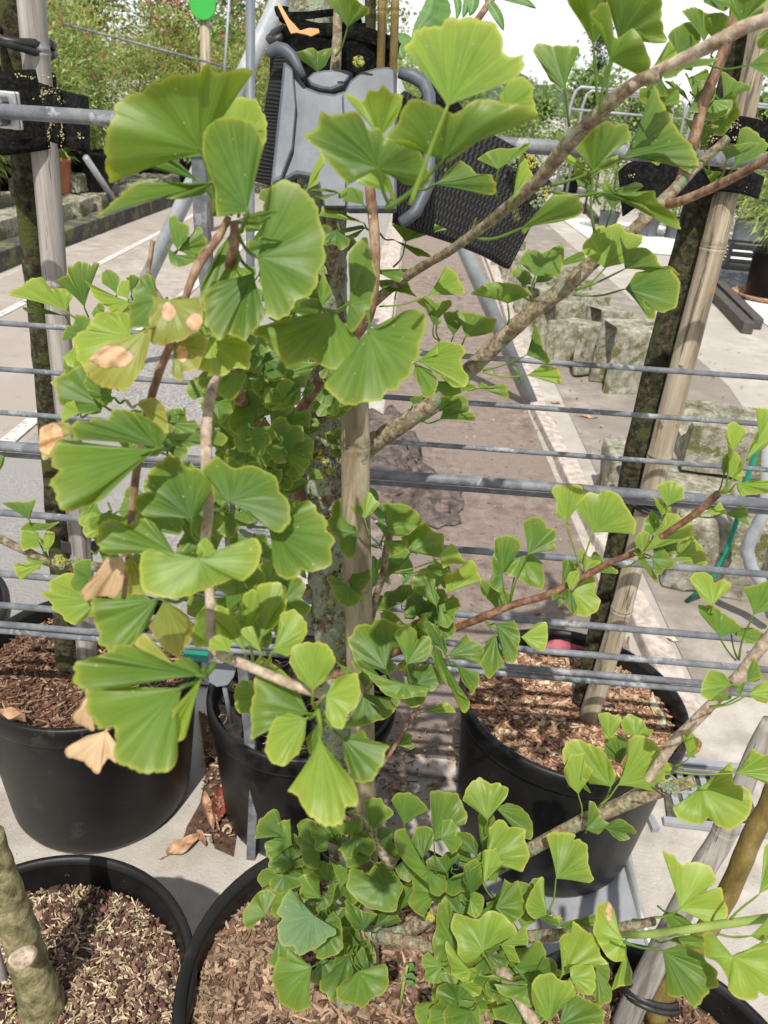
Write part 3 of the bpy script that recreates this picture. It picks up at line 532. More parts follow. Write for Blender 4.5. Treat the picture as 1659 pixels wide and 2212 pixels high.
def ublock(c, w, dpt, h, wall, rz, label, tilt=0.0, n=9):
    """a U-shaped trough block stood on end: half-round hollow cut into its left side"""
    hr = dpt / 2 - wall; e = 4
    pr = [(-w / 2 + w * k / e, -dpt / 2) for k in range(e)] + [(w / 2, -dpt / 2 + dpt * k / e) for k in range(e)] + [(w / 2 - w * k / e, dpt / 2) for k in range(e + 1)]
    pr += [(-w / 2 + math.sin(math.pi * k / n) * hr * 1.2, math.cos(math.pi * k / n) * hr) for k in range(n + 1)]
    o = prism('trough_block', pr, 7, lambda x, y, q: (x, y, -h / 2 + h * q), MT['block'], .0035)
    o.location = c; o.rotation_euler = (tilt, 0, rz); return tag(o, label, 'concrete block', 'mossy trough blocks beside the path')
def gz(x, y, z): p = G(x, y); return (p.x, p.y + .12, z)
ublock((1.345, 4.74, .20), .23, .25, .40, .035, .22, 'pale upright trough block, nearest of the row, touching the dark tree', .05)
ublock((1.135, 5.06, .155), .25, .29, .31, .035, .62, 'very mossy broken trough block just left of the tall pale block', -.12)
ublock((1.60, 5.02, .18), .22, .26, .36, .05, .1, 'mossy trough block half hidden behind the dark tree')
ublock((1.09, 5.52, .17), .21, .28, .34, .035, .40, 'grey trough block with a clear round hollow, third in the row', -.14)
ublock((1.40, 5.40, .17), .22, .26, .34, .04, .25, 'grey trough block right of the third in the row', -.1)
for i, (x, y) in enumerate([(1.06, 6.0), (1.36, 5.95), (1.05, 6.45), (1.33, 6.5), (1.04, 6.95), (1.30, 7.05), (1.04, 7.5), (1.28, 7.7), (1.0, 8.2)]):
    ublock((x, y, .16), .23, .30, .32, .04, .3 + rng.uniform(-.12, .12), 'grey weathered trough block farther back in the row', -.1)
# blocks at the right edge
def trough(c, L, w, h, rz, label):
    """trough lying down, its round channel open to the top"""
    n = 12; hr = w / 2 - .05
    pr = [(-w / 2, h), (-w / 2, h / 2), (-w / 2, 0), (0, 0), (w / 2, 0), (w / 2, h / 2), (w / 2, h)] + [(hr * math.cos(math.pi * k / n), h - hr * .85 * math.sin(math.pi * k / n)) for k in range(n + 1)]
    o = prism('trough_block', pr, 6, lambda x, y, q: (-L / 2 + L * q, x, y), MT['block'], .004)
    o.location = c; o.rotation_euler = (0, 0, rz); return tag(o, label, 'concrete block', 'mossy trough blocks beside the path')
trough((1.50, 3.22, .20), .50, .34, .20, -.12, 'mossy trough block lying with its round channel upward, behind the green hose')
rough_block('concrete_block', (1.30, 3.05, .09), (.34, .30, .18), -.35, MT['block'], 'pale concrete block under the upturned trough, behind the right poles')
rough_block('concrete_block', (1.005, 3.10, .13), (.17, .26, .26), -.1, MT['block'], 'narrow pale block left of the right poles')
rough_block('concrete_block', (1.19, 2.52, .15), (.30, .22, .30), -.12, MT['block'], 'mottled lichen covered block beside the green hose')
rough_block('concrete_block', (1.50, 2.50, .12), (.26, .24, .24), .1, MT['block'], 'squat grey block behind the bent grey pipe')
b = MB(); b.tube([V(1672, 880, 2.45), V(1640, 960, 2.42), V(1612, 1040, 2.40), V(1590, 1130, 2.38), V(1566, 1200, 2.36), V(1530, 1262, 2.33), G(1482, 1303) + Vector((0, 0, .008))], .0085, 10)
tag(b.build('garden_hose', MT['hose']), 'green hose hanging over the concrete blocks at right', 'hose')
b = MB(); b.tube([V(1662, 960, 2.20), V(1655, 1100, 2.20), V(1628, 1150, 2.2), V(1614, 1185, 2.2), V(1622, 1225, 2.2), V(1655, 1275, 2.2), V(1668, 1330, 2.2)], .020, 14)
tag(b.build('bent_pipe', MT['pipe']), 'thick grey pipe with a bend at the right edge', 'pipe')
b = MB(); b.tube([V(1338, 1012, 2.9), V(1352, 1040, 2.75), V(1368, 1065, 2.7)], .014, 10)
tag(b.build('pipe_stub', MT['rubber']), 'short black pipe end beside the narrow pale block', 'pipe')
# drain grating, frame, tray and rail beside the right pot
def gp(x, y, z=0.0): p = G(x, y, z); return (p.x, p.y, p.z)
t = empty('drain_grating', gp(1470, 1700)); tag(t, 'rusty slotted drain grating in a pale frame behind the right front stake', 'grating')
def gquad(b, pts, z, h):
    vs = [gp(x, y, z) for x, y in pts]; vs2 = [(v[0], v[1], z + h) for v in vs]; k = len(vs)
    b.add(vs + vs2, [tuple(range(k, 2 * k))] + [(i, (i + 1) % k, k + (i + 1) % k, k + i) for i in range(k)])
b = MB(); gquad(b, [(1428, 1662), (1600, 1676), (1640, 1780), (1440, 1768)], .004, .008); b.build('grating_plate', MT['sleeper'], t, smooth=False)
b = MB()
for i in range(7): gquad(b, [(1436 + i * 24, 1672 + i * 2), (1449 + i * 24, 1673 + i * 2), (1468 + i * 24, 1742 + i * 2), (1454 + i * 24, 1741 + i * 2)], .013, .006)
gquad(b, [(1428, 1662), (1600, 1676), (1602, 1684), (1430, 1670)], .013, .006); gquad(b, [(1440, 1706), (1620, 1722), (1622, 1728), (1442, 1712)], .019, .003); b.build('grating_bar', MT['lightmetal'], t, smooth=False)
for q in ([(1416, 1640), (1650, 1660), (1652, 1672), (1418, 1653)], [(1430, 1770), (1660, 1796), (1663, 1812), (1433, 1783)], [(1395, 1766), (1408, 1766), (1424, 1795), (1408, 1797)]):
    b = MB(); gquad(b, q, .004, .012); b.build('frame_edge', MT['lightmetal'], t, smooth=False)
t = empty('metal_tray', gp(1270, 1960)); tag(t, 'dusty pale metal tray under the right black pot', 'tray')
b = MB(); gquad(b, [(980, 1800), (1350, 1780), (1404, 2060), (1120, 2120), (960, 2000)], .003, .004); b.build('tray_sheet', MT['lightmetal'], t, smooth=False)
b = MB(); b.tube([gp(1346, 1835, .010), gp(1409, 2060, .010)], .008, 10); b.build('tray_edge', MT['alu'], t)

# ------------------------------------------------------------------ pots with chips
def big_pot(c, r, h, label, tilt=0):
    t = empty('plant_pot', (c[0], c[1], 0)); tag(t, label, 'plant pot', 'black nursery pots of the two rows')
    b = MB(); C3 = (c[0], c[1], 0)
    b.lathe([(.001, .004), (r * .80, .004), (r * .83, .02), (r * .845, .05), (r * .955, h - .055), (r * .957, h - .048)], C3, 72)
    b.lathe([(r * .93, h - .012), (r * .905, h - .09), (r * .87, h - .2)], C3, 72)
    b.build('pot_body', MT['pot'], t)
    b = MB(); b.lathe([(r * .957, h - .048), (r * .985, h - .046), (r * .995, h - .04), (r * 1.0, h - .012), (r * .992, h - .003), (r * .975, h), (r * .95, h - .001), (r * .932, h - .012)], C3, 72)
    b.build('pot_rim', MT['pot'], t)
    return t
def chips(c, r, z, n, pal, L, Wd, T, label, base, slivers=None, dome=.012, ragged=.004, keep=None):
    b = MB(); m = 36
    vs = [(c[0], c[1], z + dome)]; fs = []
    for i in range(1, 13):
        for k in range(m):
            q = i / 12; a = 2 * math.pi * k / m; vs.append((c[0] + r * q * math.cos(a), c[1] + r * q * math.sin(a), z + dome * (1 - q * q) + rng.uniform(-ragged, ragged)))
    for k in range(m): fs.append((0, 1 + k, 1 + (k + 1) % m))
    for i in range(11):
        for k in range(m): fs.append((1 + i * m + k, 1 + (i + 1) * m + k, 1 + (i + 1) * m + (k + 1) % m, 1 + i * m + (k + 1) % m))
    b.add(vs, fs, (.16, .10, .07, 1))
    for i in range(n):
        q = math.sqrt(rng.random()) * .985; a = rng.uniform(0, 6.2832)
        p = Vector((c[0] + r * q * math.cos(a), c[1] + r * q * math.sin(a), 0)); hgt = z + dome * (1 - q * q) + rng.uniform(-.002, .008)
        if keep and not keep(p): continue
        col = rng.choice(pal); k = rng.uniform(.6, 1.25); l, w, t_ = L, Wd, T
        if slivers and rng.random() < slivers[0]: col = rng.choice(slivers[1]); l, w, t_ = slivers[2]; k = rng.uniform(.75, 1.15)
        l *= rng.choice((.25, .35, .5, .6, .8, 1.0, 1.3)) * rng.uniform(.7, 1.3); w *= rng.choice((.4, .6, .8, 1, 1.2)); w *= rng.uniform(.5, 1.5)
        A = Matrix.Rotation(rng.uniform(0, 6.28), 3, 'Z') @ Matrix.Rotation(rng.gauss(0, .30), 3, 'Y') @ Matrix.Rotation(rng.gauss(0, .4), 3, 'X')
        # a splinter: six-sided outline with ragged ends, never a clean brick
        hx, hw = l / 2, w / 2; e1, e2, e3, e4 = (rng.uniform(.55, 1.0) for _ in range(4)); m1 = rng.uniform(-.25, .25); bow = rng.uniform(-.08, .08) * l
        o2 = [(-hx * e1, -hw * rng.uniform(.3, 1)), (hx * m1, -hw + bow), (hx * e2, -hw * rng.uniform(.2, 1)), (hx * e3, hw * rng.uniform(.2, 1)), (-hx * m1, hw + bow), (-hx * e4, hw * rng.uniform(.3, 1))]
        c0 = Vector((p.x, p.y, hgt + t_ * .4)); vs6 = [A @ Vector((x_, y_, t_ / 2 + rng.uniform(-.2, .2) * t_)) + c0 for x_, y_ in o2] + [A @ Vector((x_, y_, -t_ / 2)) + c0 for x_, y_ in o2]
        b.add(vs6, [(0, 1, 2, 3, 4, 5)] + [(i_, 6 + i_, 6 + (i_ + 1) % 6, (i_ + 1) % 6) for i_ in range(6)], (col[0] * k, col[1] * k, col[2] * k, 1))
    o = b.build('wood_chips', MT['chips'], smooth=False); return tag(o, label, 'wood chips', kind='stuff')
RED = [(.31, .165, .10), (.39, .225, .145), (.24, .12, .072), (.47, .31, .205), (.37, .25, .16), (.17, .085, .05), (.48, .36, .255), (.27, .165, .105)]
DRK = [(.085, .042, .028), (.13, .066, .042), (.18, .10, .065), (.055, .03, .02), (.24, .155, .10), (.10, .05, .034)]
CEN = [(.21, .128, .08), (.29, .19, .125), (.15, .088, .055), (.37, .26, .175), (.25, .175, .12), (.09, .052, .034), (.32, .23, .16)]
BRK = [(.12, .062, .046), (.19, .105, .08), (.075, .042, .034), (.26, .155, .115)]
STR = [(.52, .42, .27), (.44, .35, .22), (.60, .52, .38), (.36, .28, .17)]
RP, LP, MP = (.437, 1.325), (-.60, 1.322), (-.14, 1.325)
FL, FC, FR, XL = (-.42, .630), (.028, .668), (.42, .56), (-1.075, 1.40)
big_pot(RP, .243, .40, 'large black pot full of reddish wood chips under the right poles')
big_pot(LP, .237, .40, 'large black pot with dark brown chips under the left poles')
big_pot(MP, .205, .345, 'smaller black pot with dark soil behind the square steel post')
big_pot(FL, .219, .385, 'black pot with straw coloured slivers at the bottom left')
big_pot(FC, .257, .40, 'black pot at the bottom centre in which the ginkgo stands')
big_pot(FR, .222, .385, 'black pot at the bottom right with the grey stake')
big_pot(XL, .245, .40, 'black pot cut off by the left edge of the photo')
chips(RP, .222, .352, 6500, RED, .026, .0075, .0020, 'reddish wood chips filling the right black pot', None)
chips(LP, .216, .352, 5500, DRK, .024, .0055, .002, 'dark brown bark chips in the left black pot', None, (.14, [(.34, .22, .13), (.42, .30, .19), (.26, .16, .10)], (.045, .0032, .0016)))
chips(FL, .200, .325, 7500, BRK, .0105, .0085, .0045, 'mixed bark grit and pale straw slivers in the bottom left pot', None, (.66, STR, (.018, .0026, .0014)), dome=.022)
chips(FC, .236, .350, 9000, CEN, .022, .0062, .0020, 'brown wood chips round the foot of the ginkgo', None)
chips(FR, .200, .330, 3500, DRK + CEN[:3], .016, .0055, .002, 'dark chips and straw in the bottom right pot', None, (.25, STR, (.02, .0018, .0012)))
chips(XL, .222, .355, 900, DRK, .02, .006, .002, 'dark chips in the pot at the left edge', None, (.2, STR, (.03, .002, .0015)))
b = MB(); vs = [(MP[0], MP[1], .29)]; fs = []
for i in range(1, 21):
    for k in range(60):
        a = 2 * math.pi * k / 60; q = i / 20 * .187; vs.append((MP[0] + q * math.cos(a), MP[1] + q * math.sin(a), .285 + rng.uniform(-.006, .008)))
for k in range(60): fs.append((0, 1 + k, 1 + (k + 1) % 60))
for i in range(19):
    for k in range(60): fs.append((1 + i * 60 + k, 1 + (i + 1) * 60 + k, 1 + (i + 1) * 60 + (k + 1) % 60, 1 + i * 60 + (k + 1) % 60))
b.add(vs, fs); tag(b.build('soil', MT['soil']), 'black soil in the smaller middle pot', 'soil', kind='stuff')
b = MB()
for i in range(130):
    a = rng.uniform(0, 6.28); q = math.sqrt(rng.random()) * .18; p = Vector((MP[0] + q * math.cos(a), MP[1] + q * math.sin(a), .297)); e = rng.uniform(0, 6.28); l = rng.uniform(.01, .045)
    b.tube([p, p + Vector((math.cos(e) * l * .5, math.sin(e) * l * .5, .004)), p + Vector((math.cos(e + .3) * l, math.sin(e + .3) * l, .001))], .0009, 4, col=(.30, .19, .11, 1))
tag(b.build('straw', MT['dead']), 'thin straw bits scattered on the black soil of the middle pot', 'straw', kind='stuff')

# fallen leaves, each on what it lies on
def flat_leaf(px, z, mat, label, wpx=None, curl=.12, name='fallen_leaf', group=None):
    """px: tip, sides..., outline of one leaf on a surface at height z, given on the photo sheet as (stalk end, tip), half width in px"""
    (x0, y0), (x1, y1) = px; a = G(x0, y0, z); c = G(x1, y1, z); L = (c - a).length; ax = (c - a).normalized(); sd_ = Vector((-ax.y, ax.x, 0)); w = wpx * dep(a.lerp(c, .5)) / F_
    b = MB(); n, m = 12, 4; vs = []
    ph = rng.uniform(0, 6)
    for i in range(n + 1):
        t = i / n; ww = w * (math.sin(math.pi * min(1, t * .97 + .02)) ** .8) * (1 - .25 * t)
        for k in range(-m, m + 1):
            s = k / m; vs.append(a + ax * (L * t) + sd_ * (ww * s) + Vector((0, 0, .004 + L * curl * (s * s * .35 + .4 * (t - .5) ** 2) + .004 * math.sin(t * 9 + s * 2 + ph))))
    fs = [(i * 9 + k, i * 9 + k + 1, i * 9 + 10 + k, i * 9 + 9 + k) for i in range(n) for k in range(8)]
    b.add(vs, fs); b.tube([a - ax * L * .22 + Vector((0, 0, .003)), a + Vector((0, 0, .004)), a + ax * L * .6 + Vector((0, 0, .0045))], [.0012, .0012, .0007], 5)
    return tag(b.build(name, MT[mat]), label, 'leaf', group)
flat_leaf(((1142, 1408), (1268, 1406)), .366, 'leaf_red', 'large purple red leaf lying on the reddish chips behind the rods', 29)
flat_leaf(((1246, 1488), (1172, 1482)), .362, 'leaf_pale', 'pale green and pink leaf on the chips left of the pole foot', 24)
flat_leaf(((1404, 1512), (1434, 1582)), .358, 'leaf_pale', 'narrow pale leaf with a pink blush on the chips near the right rim', 14)
flat_leaf(((1126, 1600), (1180, 1612)), .356, 'dead_red', 'crumpled rust coloured leaf at the front of the reddish chips', 16, .4)
flat_leaf(((1172, 1478), (1156, 1490)), .362, 'leaf_pale', 'tiny whitish leaf beside the pale green leaf', 8, .3)
flat_leaf(((-6, 1555), (58, 1566)), .37, 'dead', 'curled tan leaf on the dark chips at the left front rim', 16, .9)
for (p, z, mt, w, lb) in [(((470, 1790), (484, 1690)), .004, 'dead_red', 20, 'red brown dead leaf upright between the two back pots'), (((440, 1720), (462, 1800)), .004, 'dead', 13, 'long tan dead leaf along the left back pot'),
        (((505, 1720), (520, 1820)), .004, 'dead', 12, 'tan leaf at the foot of the middle pot'), (((455, 1640), (500, 1600)), .004, 'dead', 11, 'stiff straw coloured leaf between the back pots, farthest away'),
        (((440, 1610), (490, 1670)), .004, 'dead', 11, 'pale bamboo leaf crossing the stiff one between the pots'), (((360, 1850), (430, 1812)), .004, 'dead', 22, 'big crumpled brown leaf at the foot of the left back pot'),
        (((425, 1795), (445, 1830)), .004, 'dead', 9, 'small brown leaf on the slab beside the crumpled one'), (((835, 1640), (905, 1618)), .004, 'dead', 7, 'straw coloured leaf right of the front bamboo, upper of two'),
        (((850, 1660), (912, 1636)), .004, 'dead', 8, 'straw coloured leaf right of the front bamboo, lower of two'), (((836, 1690), (862, 1712)), .004, 'dead', 8, 'tan leaf beside the front bamboo above the centre rim'),
        (((845, 1715), (872, 1746)), .004, 'dead', 9, 'curled tan leaf beside the front bamboo nearest the centre rim'), (((1440, 1262), (1432, 1240)), .004, 'dead', 8, 'small curled leaf on the concrete left of the hose end'),
        (((1190, 870), (1212, 872)), .004, 'dead', 6, 'brown leaf in front of the broken trough block'), (((1250, 900), (1290, 905)), .004, 'dead', 7, 'dry leaves against the foot of the pale trough block'),
        (((1180, 800), (1192, 796)), .004, 'dead_red', 5, 'reddish leaf scrap on the path by the blocks'), (((1430, 1376), (1466, 1388)), .004, 'leaf_pale', 7, 'yellow leaf on the concrete behind the right pot'),
        (((990, 1755), (998, 1700)), .004, 'leaf_red', 12, 'dark purple leaf at the left foot of the right pot'), (((930, 1700), (960, 1688)), .004, 'dead', 6, 'light bark scrap on the slab left of the right pot')]:
    flat_leaf(p, z, mt, lb, w, .25 if w > 9 else .12)
b = MB()
for i in range(420):
    x, y = rng.choice([(rng.uniform(435, 520), rng.uniform(1540, 1830)), (rng.gauss(475, 25), rng.uniform(1590, 1800)), (rng.gauss(850, 30), rng.uniform(1600, 1780)), (rng.uniform(820, 1000), rng.uniform(1560, 1760)), (rng.uniform(1000, 1330), rng.uniform(860, 1300))]); p = G(x, y, .012)
    b.box((p.x, p.y, p.z + .002), (rng.uniform(.003, .020) * rng.choice((.5, 1, 1.4)), rng.uniform(.002, .006), .002), rng.uniform(0, 6.28), col=(*rng.choice(CEN + STR[:1]), 1), jit=.001)
pass
tag(b.build('litter', MT['chips'], smooth=False), 'loose bark crumbs and bits scattered on the ground', 'litter', kind='stuff')
b = MB()
for i in range(420):
    if rng.random() < .6: x, y = rng.uniform(-.28, .8), rng.uniform(1.55, 7)
    else: x, y = rng.uniform(.95, 2.6), rng.uniform(1.7, 6)
    s = rng.uniform(.004, .013); b.box((x, y, .013 + s * .2), (s, s * .8, s * .6), rng.uniform(0, 6.28), col=(*rng.choice([(.24, .17, .13), (.34, .28, .23), (.42, .38, .33), (.16, .11, .08)]), 1), jit=s * .25)
tag(b.build('crumbs', MT['chips'], smooth=False), 'small stones and earth crumbs on the strip and path', 'crumbs', kind='stuff')
for pts, lb in [([(1280, 1330), (1302, 1350), (1318, 1364), (1340, 1372)], 'thin bent twig on the concrete behind the right pot'), ([(1358, 1376), (1356, 1390), (1358, 1398)], 'short mossy twig on the concrete beside the yellow leaf')]:
    b = MB(); b.tube([G(x, y, .006) for x, y in pts], .003, 6); tag(b.build('fallen_twig', MT['branch']), lb, 'twig')
b = MB(); b.tube([G(1288, 1534, .366), G(1326, 1526, .37)], .0065, 12); tag(b.build('drip_pipe', MT['rubber']), 'short black watering pipe stuck in the reddish chips', 'pipe')

# crumpled dark ground film behind the ginkgo
def film():
    out = [(790, 890), (850, 880), (880, 920), (905, 960), (925, 1010), (985, 1050), (1004, 1080), (1000, 1110), (975, 1132), (930, 1142), (880, 1140), (840, 1126), (790, 1110), (740, 1050), (740, 960)]
    c = np.mean(np.array(out, float), axis=0); pts = catmull(out + [out[0]], 57)[:-1]; b = MB(); nr = 14; vs = []
    for j in range(nr + 1):
        t = 1 - j / nr
        for k, p in enumerate(pts):
            q = c + (p - c) * t * (1 + .05 * math.sin(k * 2.3) + .035 * math.sin(k * 5.1 + 1)); g = G(q[0], q[1], .016)
            z = .018 + .045 * (1 - t) ** .6 * (.8 + .2 * math.sin(k * .45 + j * .4)) + .010 * math.sin(k * .8 + j * .7) * min(1, 4 * (1 - t)) + .005 * math.sin(k * 2.3 - j)* min(1, 4 * (1 - t))
            # raised heap: pull toward the viewer so the outline stays where the film meets the earth
            vs.append((g.x + .01 * math.sin(j * 2.1 + k * .8), g.y - .05 * (1 - t), max(.016, z)))
    m = len(pts); fs = [(j * m + k, j * m + (k + 1) % m, (j + 1) * m + (k + 1) % m, (j + 1) * m + k) for j in range(nr) for k in range(m)]
    b.add(vs, fs); tag(b.build('ground_film', MT['film'], solid=.002), 'crumpled dark plastic ground film heaped on the earth strip', 'plastic sheet')
film()

# ------------------------------------------------------------------ poles and trunks
def stake(name, pts, Y, rpx, mat, label, cat, nodes=(), n=18, Y1=None, wob=0.0, segs=40):
    pq = catmull(pts, segs); rad = np.interp(np.linspace(0, 1, segs), np.linspace(0, 1, len(rpx)), rpx); P3, R3 = [], []
    for i, (p, r) in enumerate(zip(pq, rad)):
        p3 = V(p[0], p[1], Y + (0 if Y1 is None else (Y1 - Y) * i / (segs - 1))); rr = r * dep(p3) / F_
        if wob: rr *= 1 + wob * math.sin(i * 1.3) * .5 + rng.uniform(-wob, wob) * .4
        P3.append(p3); R3.append(rr)
    # bamboo joints
    out, orr = [], []
    for i in range(segs):
        out.append(P3[i]); orr.append(R3[i])
        for nd in nodes:
            if i < segs - 1 and pq[i][1] <= nd < pq[i + 1][1]:
                t = (nd - pq[i][1]) / (pq[i + 1][1] - pq[i][1]); c = P3[i].lerp(P3[i + 1], t); a = (P3[i + 1] - P3[i]).normalized(); r = R3[i]
                for o_, k in ((-.012, 1.0), (-.004, 1.05), (-.001, 1.09), (.001, .97), (.003, 1.08), (.007, 1.02), (.014, 1.0)): out.append(c + a * o_); orr.append(r * k)
    pr = sorted(zip(range(len(out)), out, orr), key=lambda q: -q[1].z); b = MB(); b.tube([q[1] for q in pr], [q[2] for q in pr], n, wob=wob * .5)
    o = b.build(name, MT[mat]); return tag(o, label, cat)
def tstake(*a, **k):
    """a tied young tree of which only the trunk is in view"""
    o = stake('trunk', *a, **k); lb = o['label']; del o['label'], o['category']
    p = o.data.vertices[0].co.copy(); t_ = empty('tied_tree', tuple(p)); tag(t_, lb, 'tree'); o.parent = t_; o.matrix_parent_inverse = Matrix.Translation(-p); return t_
def knobs(tr, pts, Y, sz):
    b = MB()
    for (x, y) in pts:
        p = V(x, y, Y); b.lathe([(.001, sz), (sz * .5, sz * .8), (sz, .0), (sz * .6, -sz * .6)], tuple(p), 10)
    o = b.build('branch_scar', MT['bark']); o.parent = tr; return o
t1 = tstake([(6, -60), (30, 60), (60, 440), (86, 700), (114, 1000), (136, 1250), (152, 1478)], 1.31, [34, 31, 24, 22, 23, 25, 28], 'trunk_dark', 'dark bare tree trunk tied to the bamboo at far left', 'tree', wob=.07)
stake('bamboo_pole', [(65, -60), (72, 60), (106, 440), (126, 700), (156, 1000), (176, 1200), (188, 1420)], 1.27, [30, 29, 27, 25, 24, 23, 21], 'bamboo_grey', 'weathered grey bamboo pole beside the left trunk', 'bamboo pole', (108, 615, 1050))
t2 = tstake([(1604, -60), (1588, 120), (1508, 442), (1426, 775), (1399, 884), (1301, 1326), (1249, 1540)], 1.34, [21, 23, 30, 30, 28, 22, 19], 'trunk_dark', 'dark mossy tree trunk beside the right bamboo pole', 'tree', wob=.05)
stake('bamboo_pole', [(1655, -60), (1633, 120), (1563, 442), (1478, 775), (1450, 884), (1340, 1326), (1268, 1562)], 1.29, [24, 24, 26, 26, 25, 22, 21], 'bamboo', 'thick pale bamboo pole standing in the reddish chips', 'bamboo pole', (532, 985, 1315))
stake('grey_stake', [(1668, 1560), (1632, 1630), (1563, 1801), (1513, 1885), (1420, 2068), (1372, 2163), (1345, 2225)], .70, [21, 22, 25, 26, 27, 27, 27], 'bamboo_grey', 'smooth grey stake leaning in the bottom right pot', 'stake', (1790,), Y1=.672)
tstake([(1700, 1620), (1660, 1740), (1626, 1803), (1573, 1928), (1500, 2050), (1439, 2138), (1415, 2200)], .72, [19, 21, 22, 22, 22, 23, 25], 'trunk_olive', 'olive brown young trunk with pale dots beside the grey stake', 'tree', Y1=.69, wob=.05)
b = MB()
for dz, dx in ((0, 0), (14, 3)):
    pts = []
    for k in range(25):
        a = 2 * math.pi * k / 24; pts.append(P(1405 + dx + 56 * math.cos(a), 2150 + dz + 20 * math.cos(a) - 16 * math.sin(a), 1.115 + .036 * math.sin(a)))
    b.tube(pts, .0042, 8)
b.tube([P(1362, 2130, 1.07), P(1345, 2110, 1.07), P(1338, 2095, 1.08)], .0042, 8)
tag(b.build('rubber_tie', MT['rubber']), 'black rubber tie looped round the grey stake and olive trunk', 'plant tie')
t3 = tstake([(-20, 1800), (8, 1900), (42, 2010), (68, 2100), (90, 2170), (98, 2215)], .64, [26, 30, 35, 39, 42, 50], 'trunk_green', 'thick green grey trunk with a pruning scar at the bottom left', 'tree', Y1=.625, wob=.05)
def scar(x, y, Y, rx, ry, mat):
    p = V(x, y, Y); k = dep(p) / F_; b = MB(); vs = [p]; nrm = (Vector((0, 0, CAM_H)) - p).normalized(); s = nrm.orthogonal(); s = Vector((0, 0, 1)).cross(nrm).normalized(); u = nrm.cross(s); n = 20
    for f, h in ((.75, .001), (1.0, .003), (1.22, -.004)):
        for i in range(n): a = 2 * math.pi * i / n; vs.append(p + (s * math.cos(a) * rx + u * math.sin(a) * ry) * k * f * (1 + .06 * math.sin(3 * a)) + nrm * h)
    fs = [(0, 1 + i, 1 + (i + 1) % n) for i in range(n)] + [(1 + j * n + i, 1 + (j + 1) * n + i, 1 + (j + 1) * n + (i + 1) % n, 1 + j * n + (i + 1) % n) for j in range(2) for i in range(n)]
    b.add(vs, fs); return b.build('pruning_scar', MT[mat])
o = scar(50, 2068, .594, 24, 18, 'twig_pale'); o.parent = t3; o.matrix_parent_inverse = Matrix.Translation(-t3.location)
stake('thin_stake', [(-14, 2040), (0, 2090), (10, 2150), (14, 2160)], .66, [9, 10, 11, 11], 'bamboo_grey', 'pale thin stake end at the bottom left corner', 'stake')
stake('bamboo_pole', [(757, 700), (766, 880), (768, 1000), (770, 1150), (782, 1560), (794, 1850), (801, 2115)], .80, [30, 31, 31, 30, 25, 22, 18], 'cane', 'smooth straight bamboo cane standing in front of the lichen covered trunk', 'bamboo pole', (960,), Y1=.705)
for pts, lb in [([(826, -60), (824, 70), (820, 200)], 'brown cane rising behind the strap, left of its twin'), ([(855, -60), (852, 70), (848, 200)], 'brown cane rising behind the strap, right of its twin')]:
    stake('short_cane', pts, .90, [9, 9, 9], 'trunk_olive', lb, 'bamboo pole', (20,))
stake('back_cane', [(800, -60), (800, 70), (798, 200)], .93, [12, 12, 12], 'trunk_dark', 'dark cane between trunk and brown canes above the strap', 'bamboo pole')
# ------------------------------------------------------------------ trellis of steel rods
t = empty('steel_trellis', (0, 1.12, 0)); tag(t, 'galvanised trellis of horizontal rods and a top bar running across the picture', 'trellis')
def rod(name, yl, yr, rad, Y=1.12):
    s = (yr - yl) / 1659.0; b = MB(); b.tube([V(x, yl + s * x, Y) for x in (-170, 415, 830, 1245, 1830)], rad, 12); b.build(name, MT['galv'], t)
rod('top_bar', 240, 350, .0092, 1.10)
for yl, yr, r in [(698, 816, .0040), (797, 917, .0040), (891, 1015, .0040), (981, 1106, .0042), (1107, 1241, .0060), (1239, 1385, .0062), (1307, 1447, .0060), (1348, 1488, .0058), (1362, 1503, .0058)]: rod('rod', yl, yr, r)
rod('thick_rod', 963, 1088, .0083, 1.10)
b = MB(); b.tube([V(432, 318, 1.125), V(436, 480, 1.14), V(550, 1700, 1.165), (-.222, 1.168, 0)], .0098, 4, True, sq=True); b.build('upright_post', MT['galv'], t, smooth=False, bevel=.002)
b = MB(); p = V(20, 238, 1.125); k = dep(p) / F_; b.box(p, (52 * k, .006, 74 * k)); b.box(p + Vector((14 * k, -.006, 0)), (18 * k, .006, 74 * k)); b.build('clamp_plate', MT['alu'], t, smooth=False, bevel=.002)
b = MB()
for dy in (-22, 24):
    q = V(4, 238 + dy, 1.11); b.tube([q + Vector((0, .01, 0)), q + Vector((0, -.012, 0))], .006, 6)
b.build('clamp_bolt', MT['galv'], t, smooth=False)

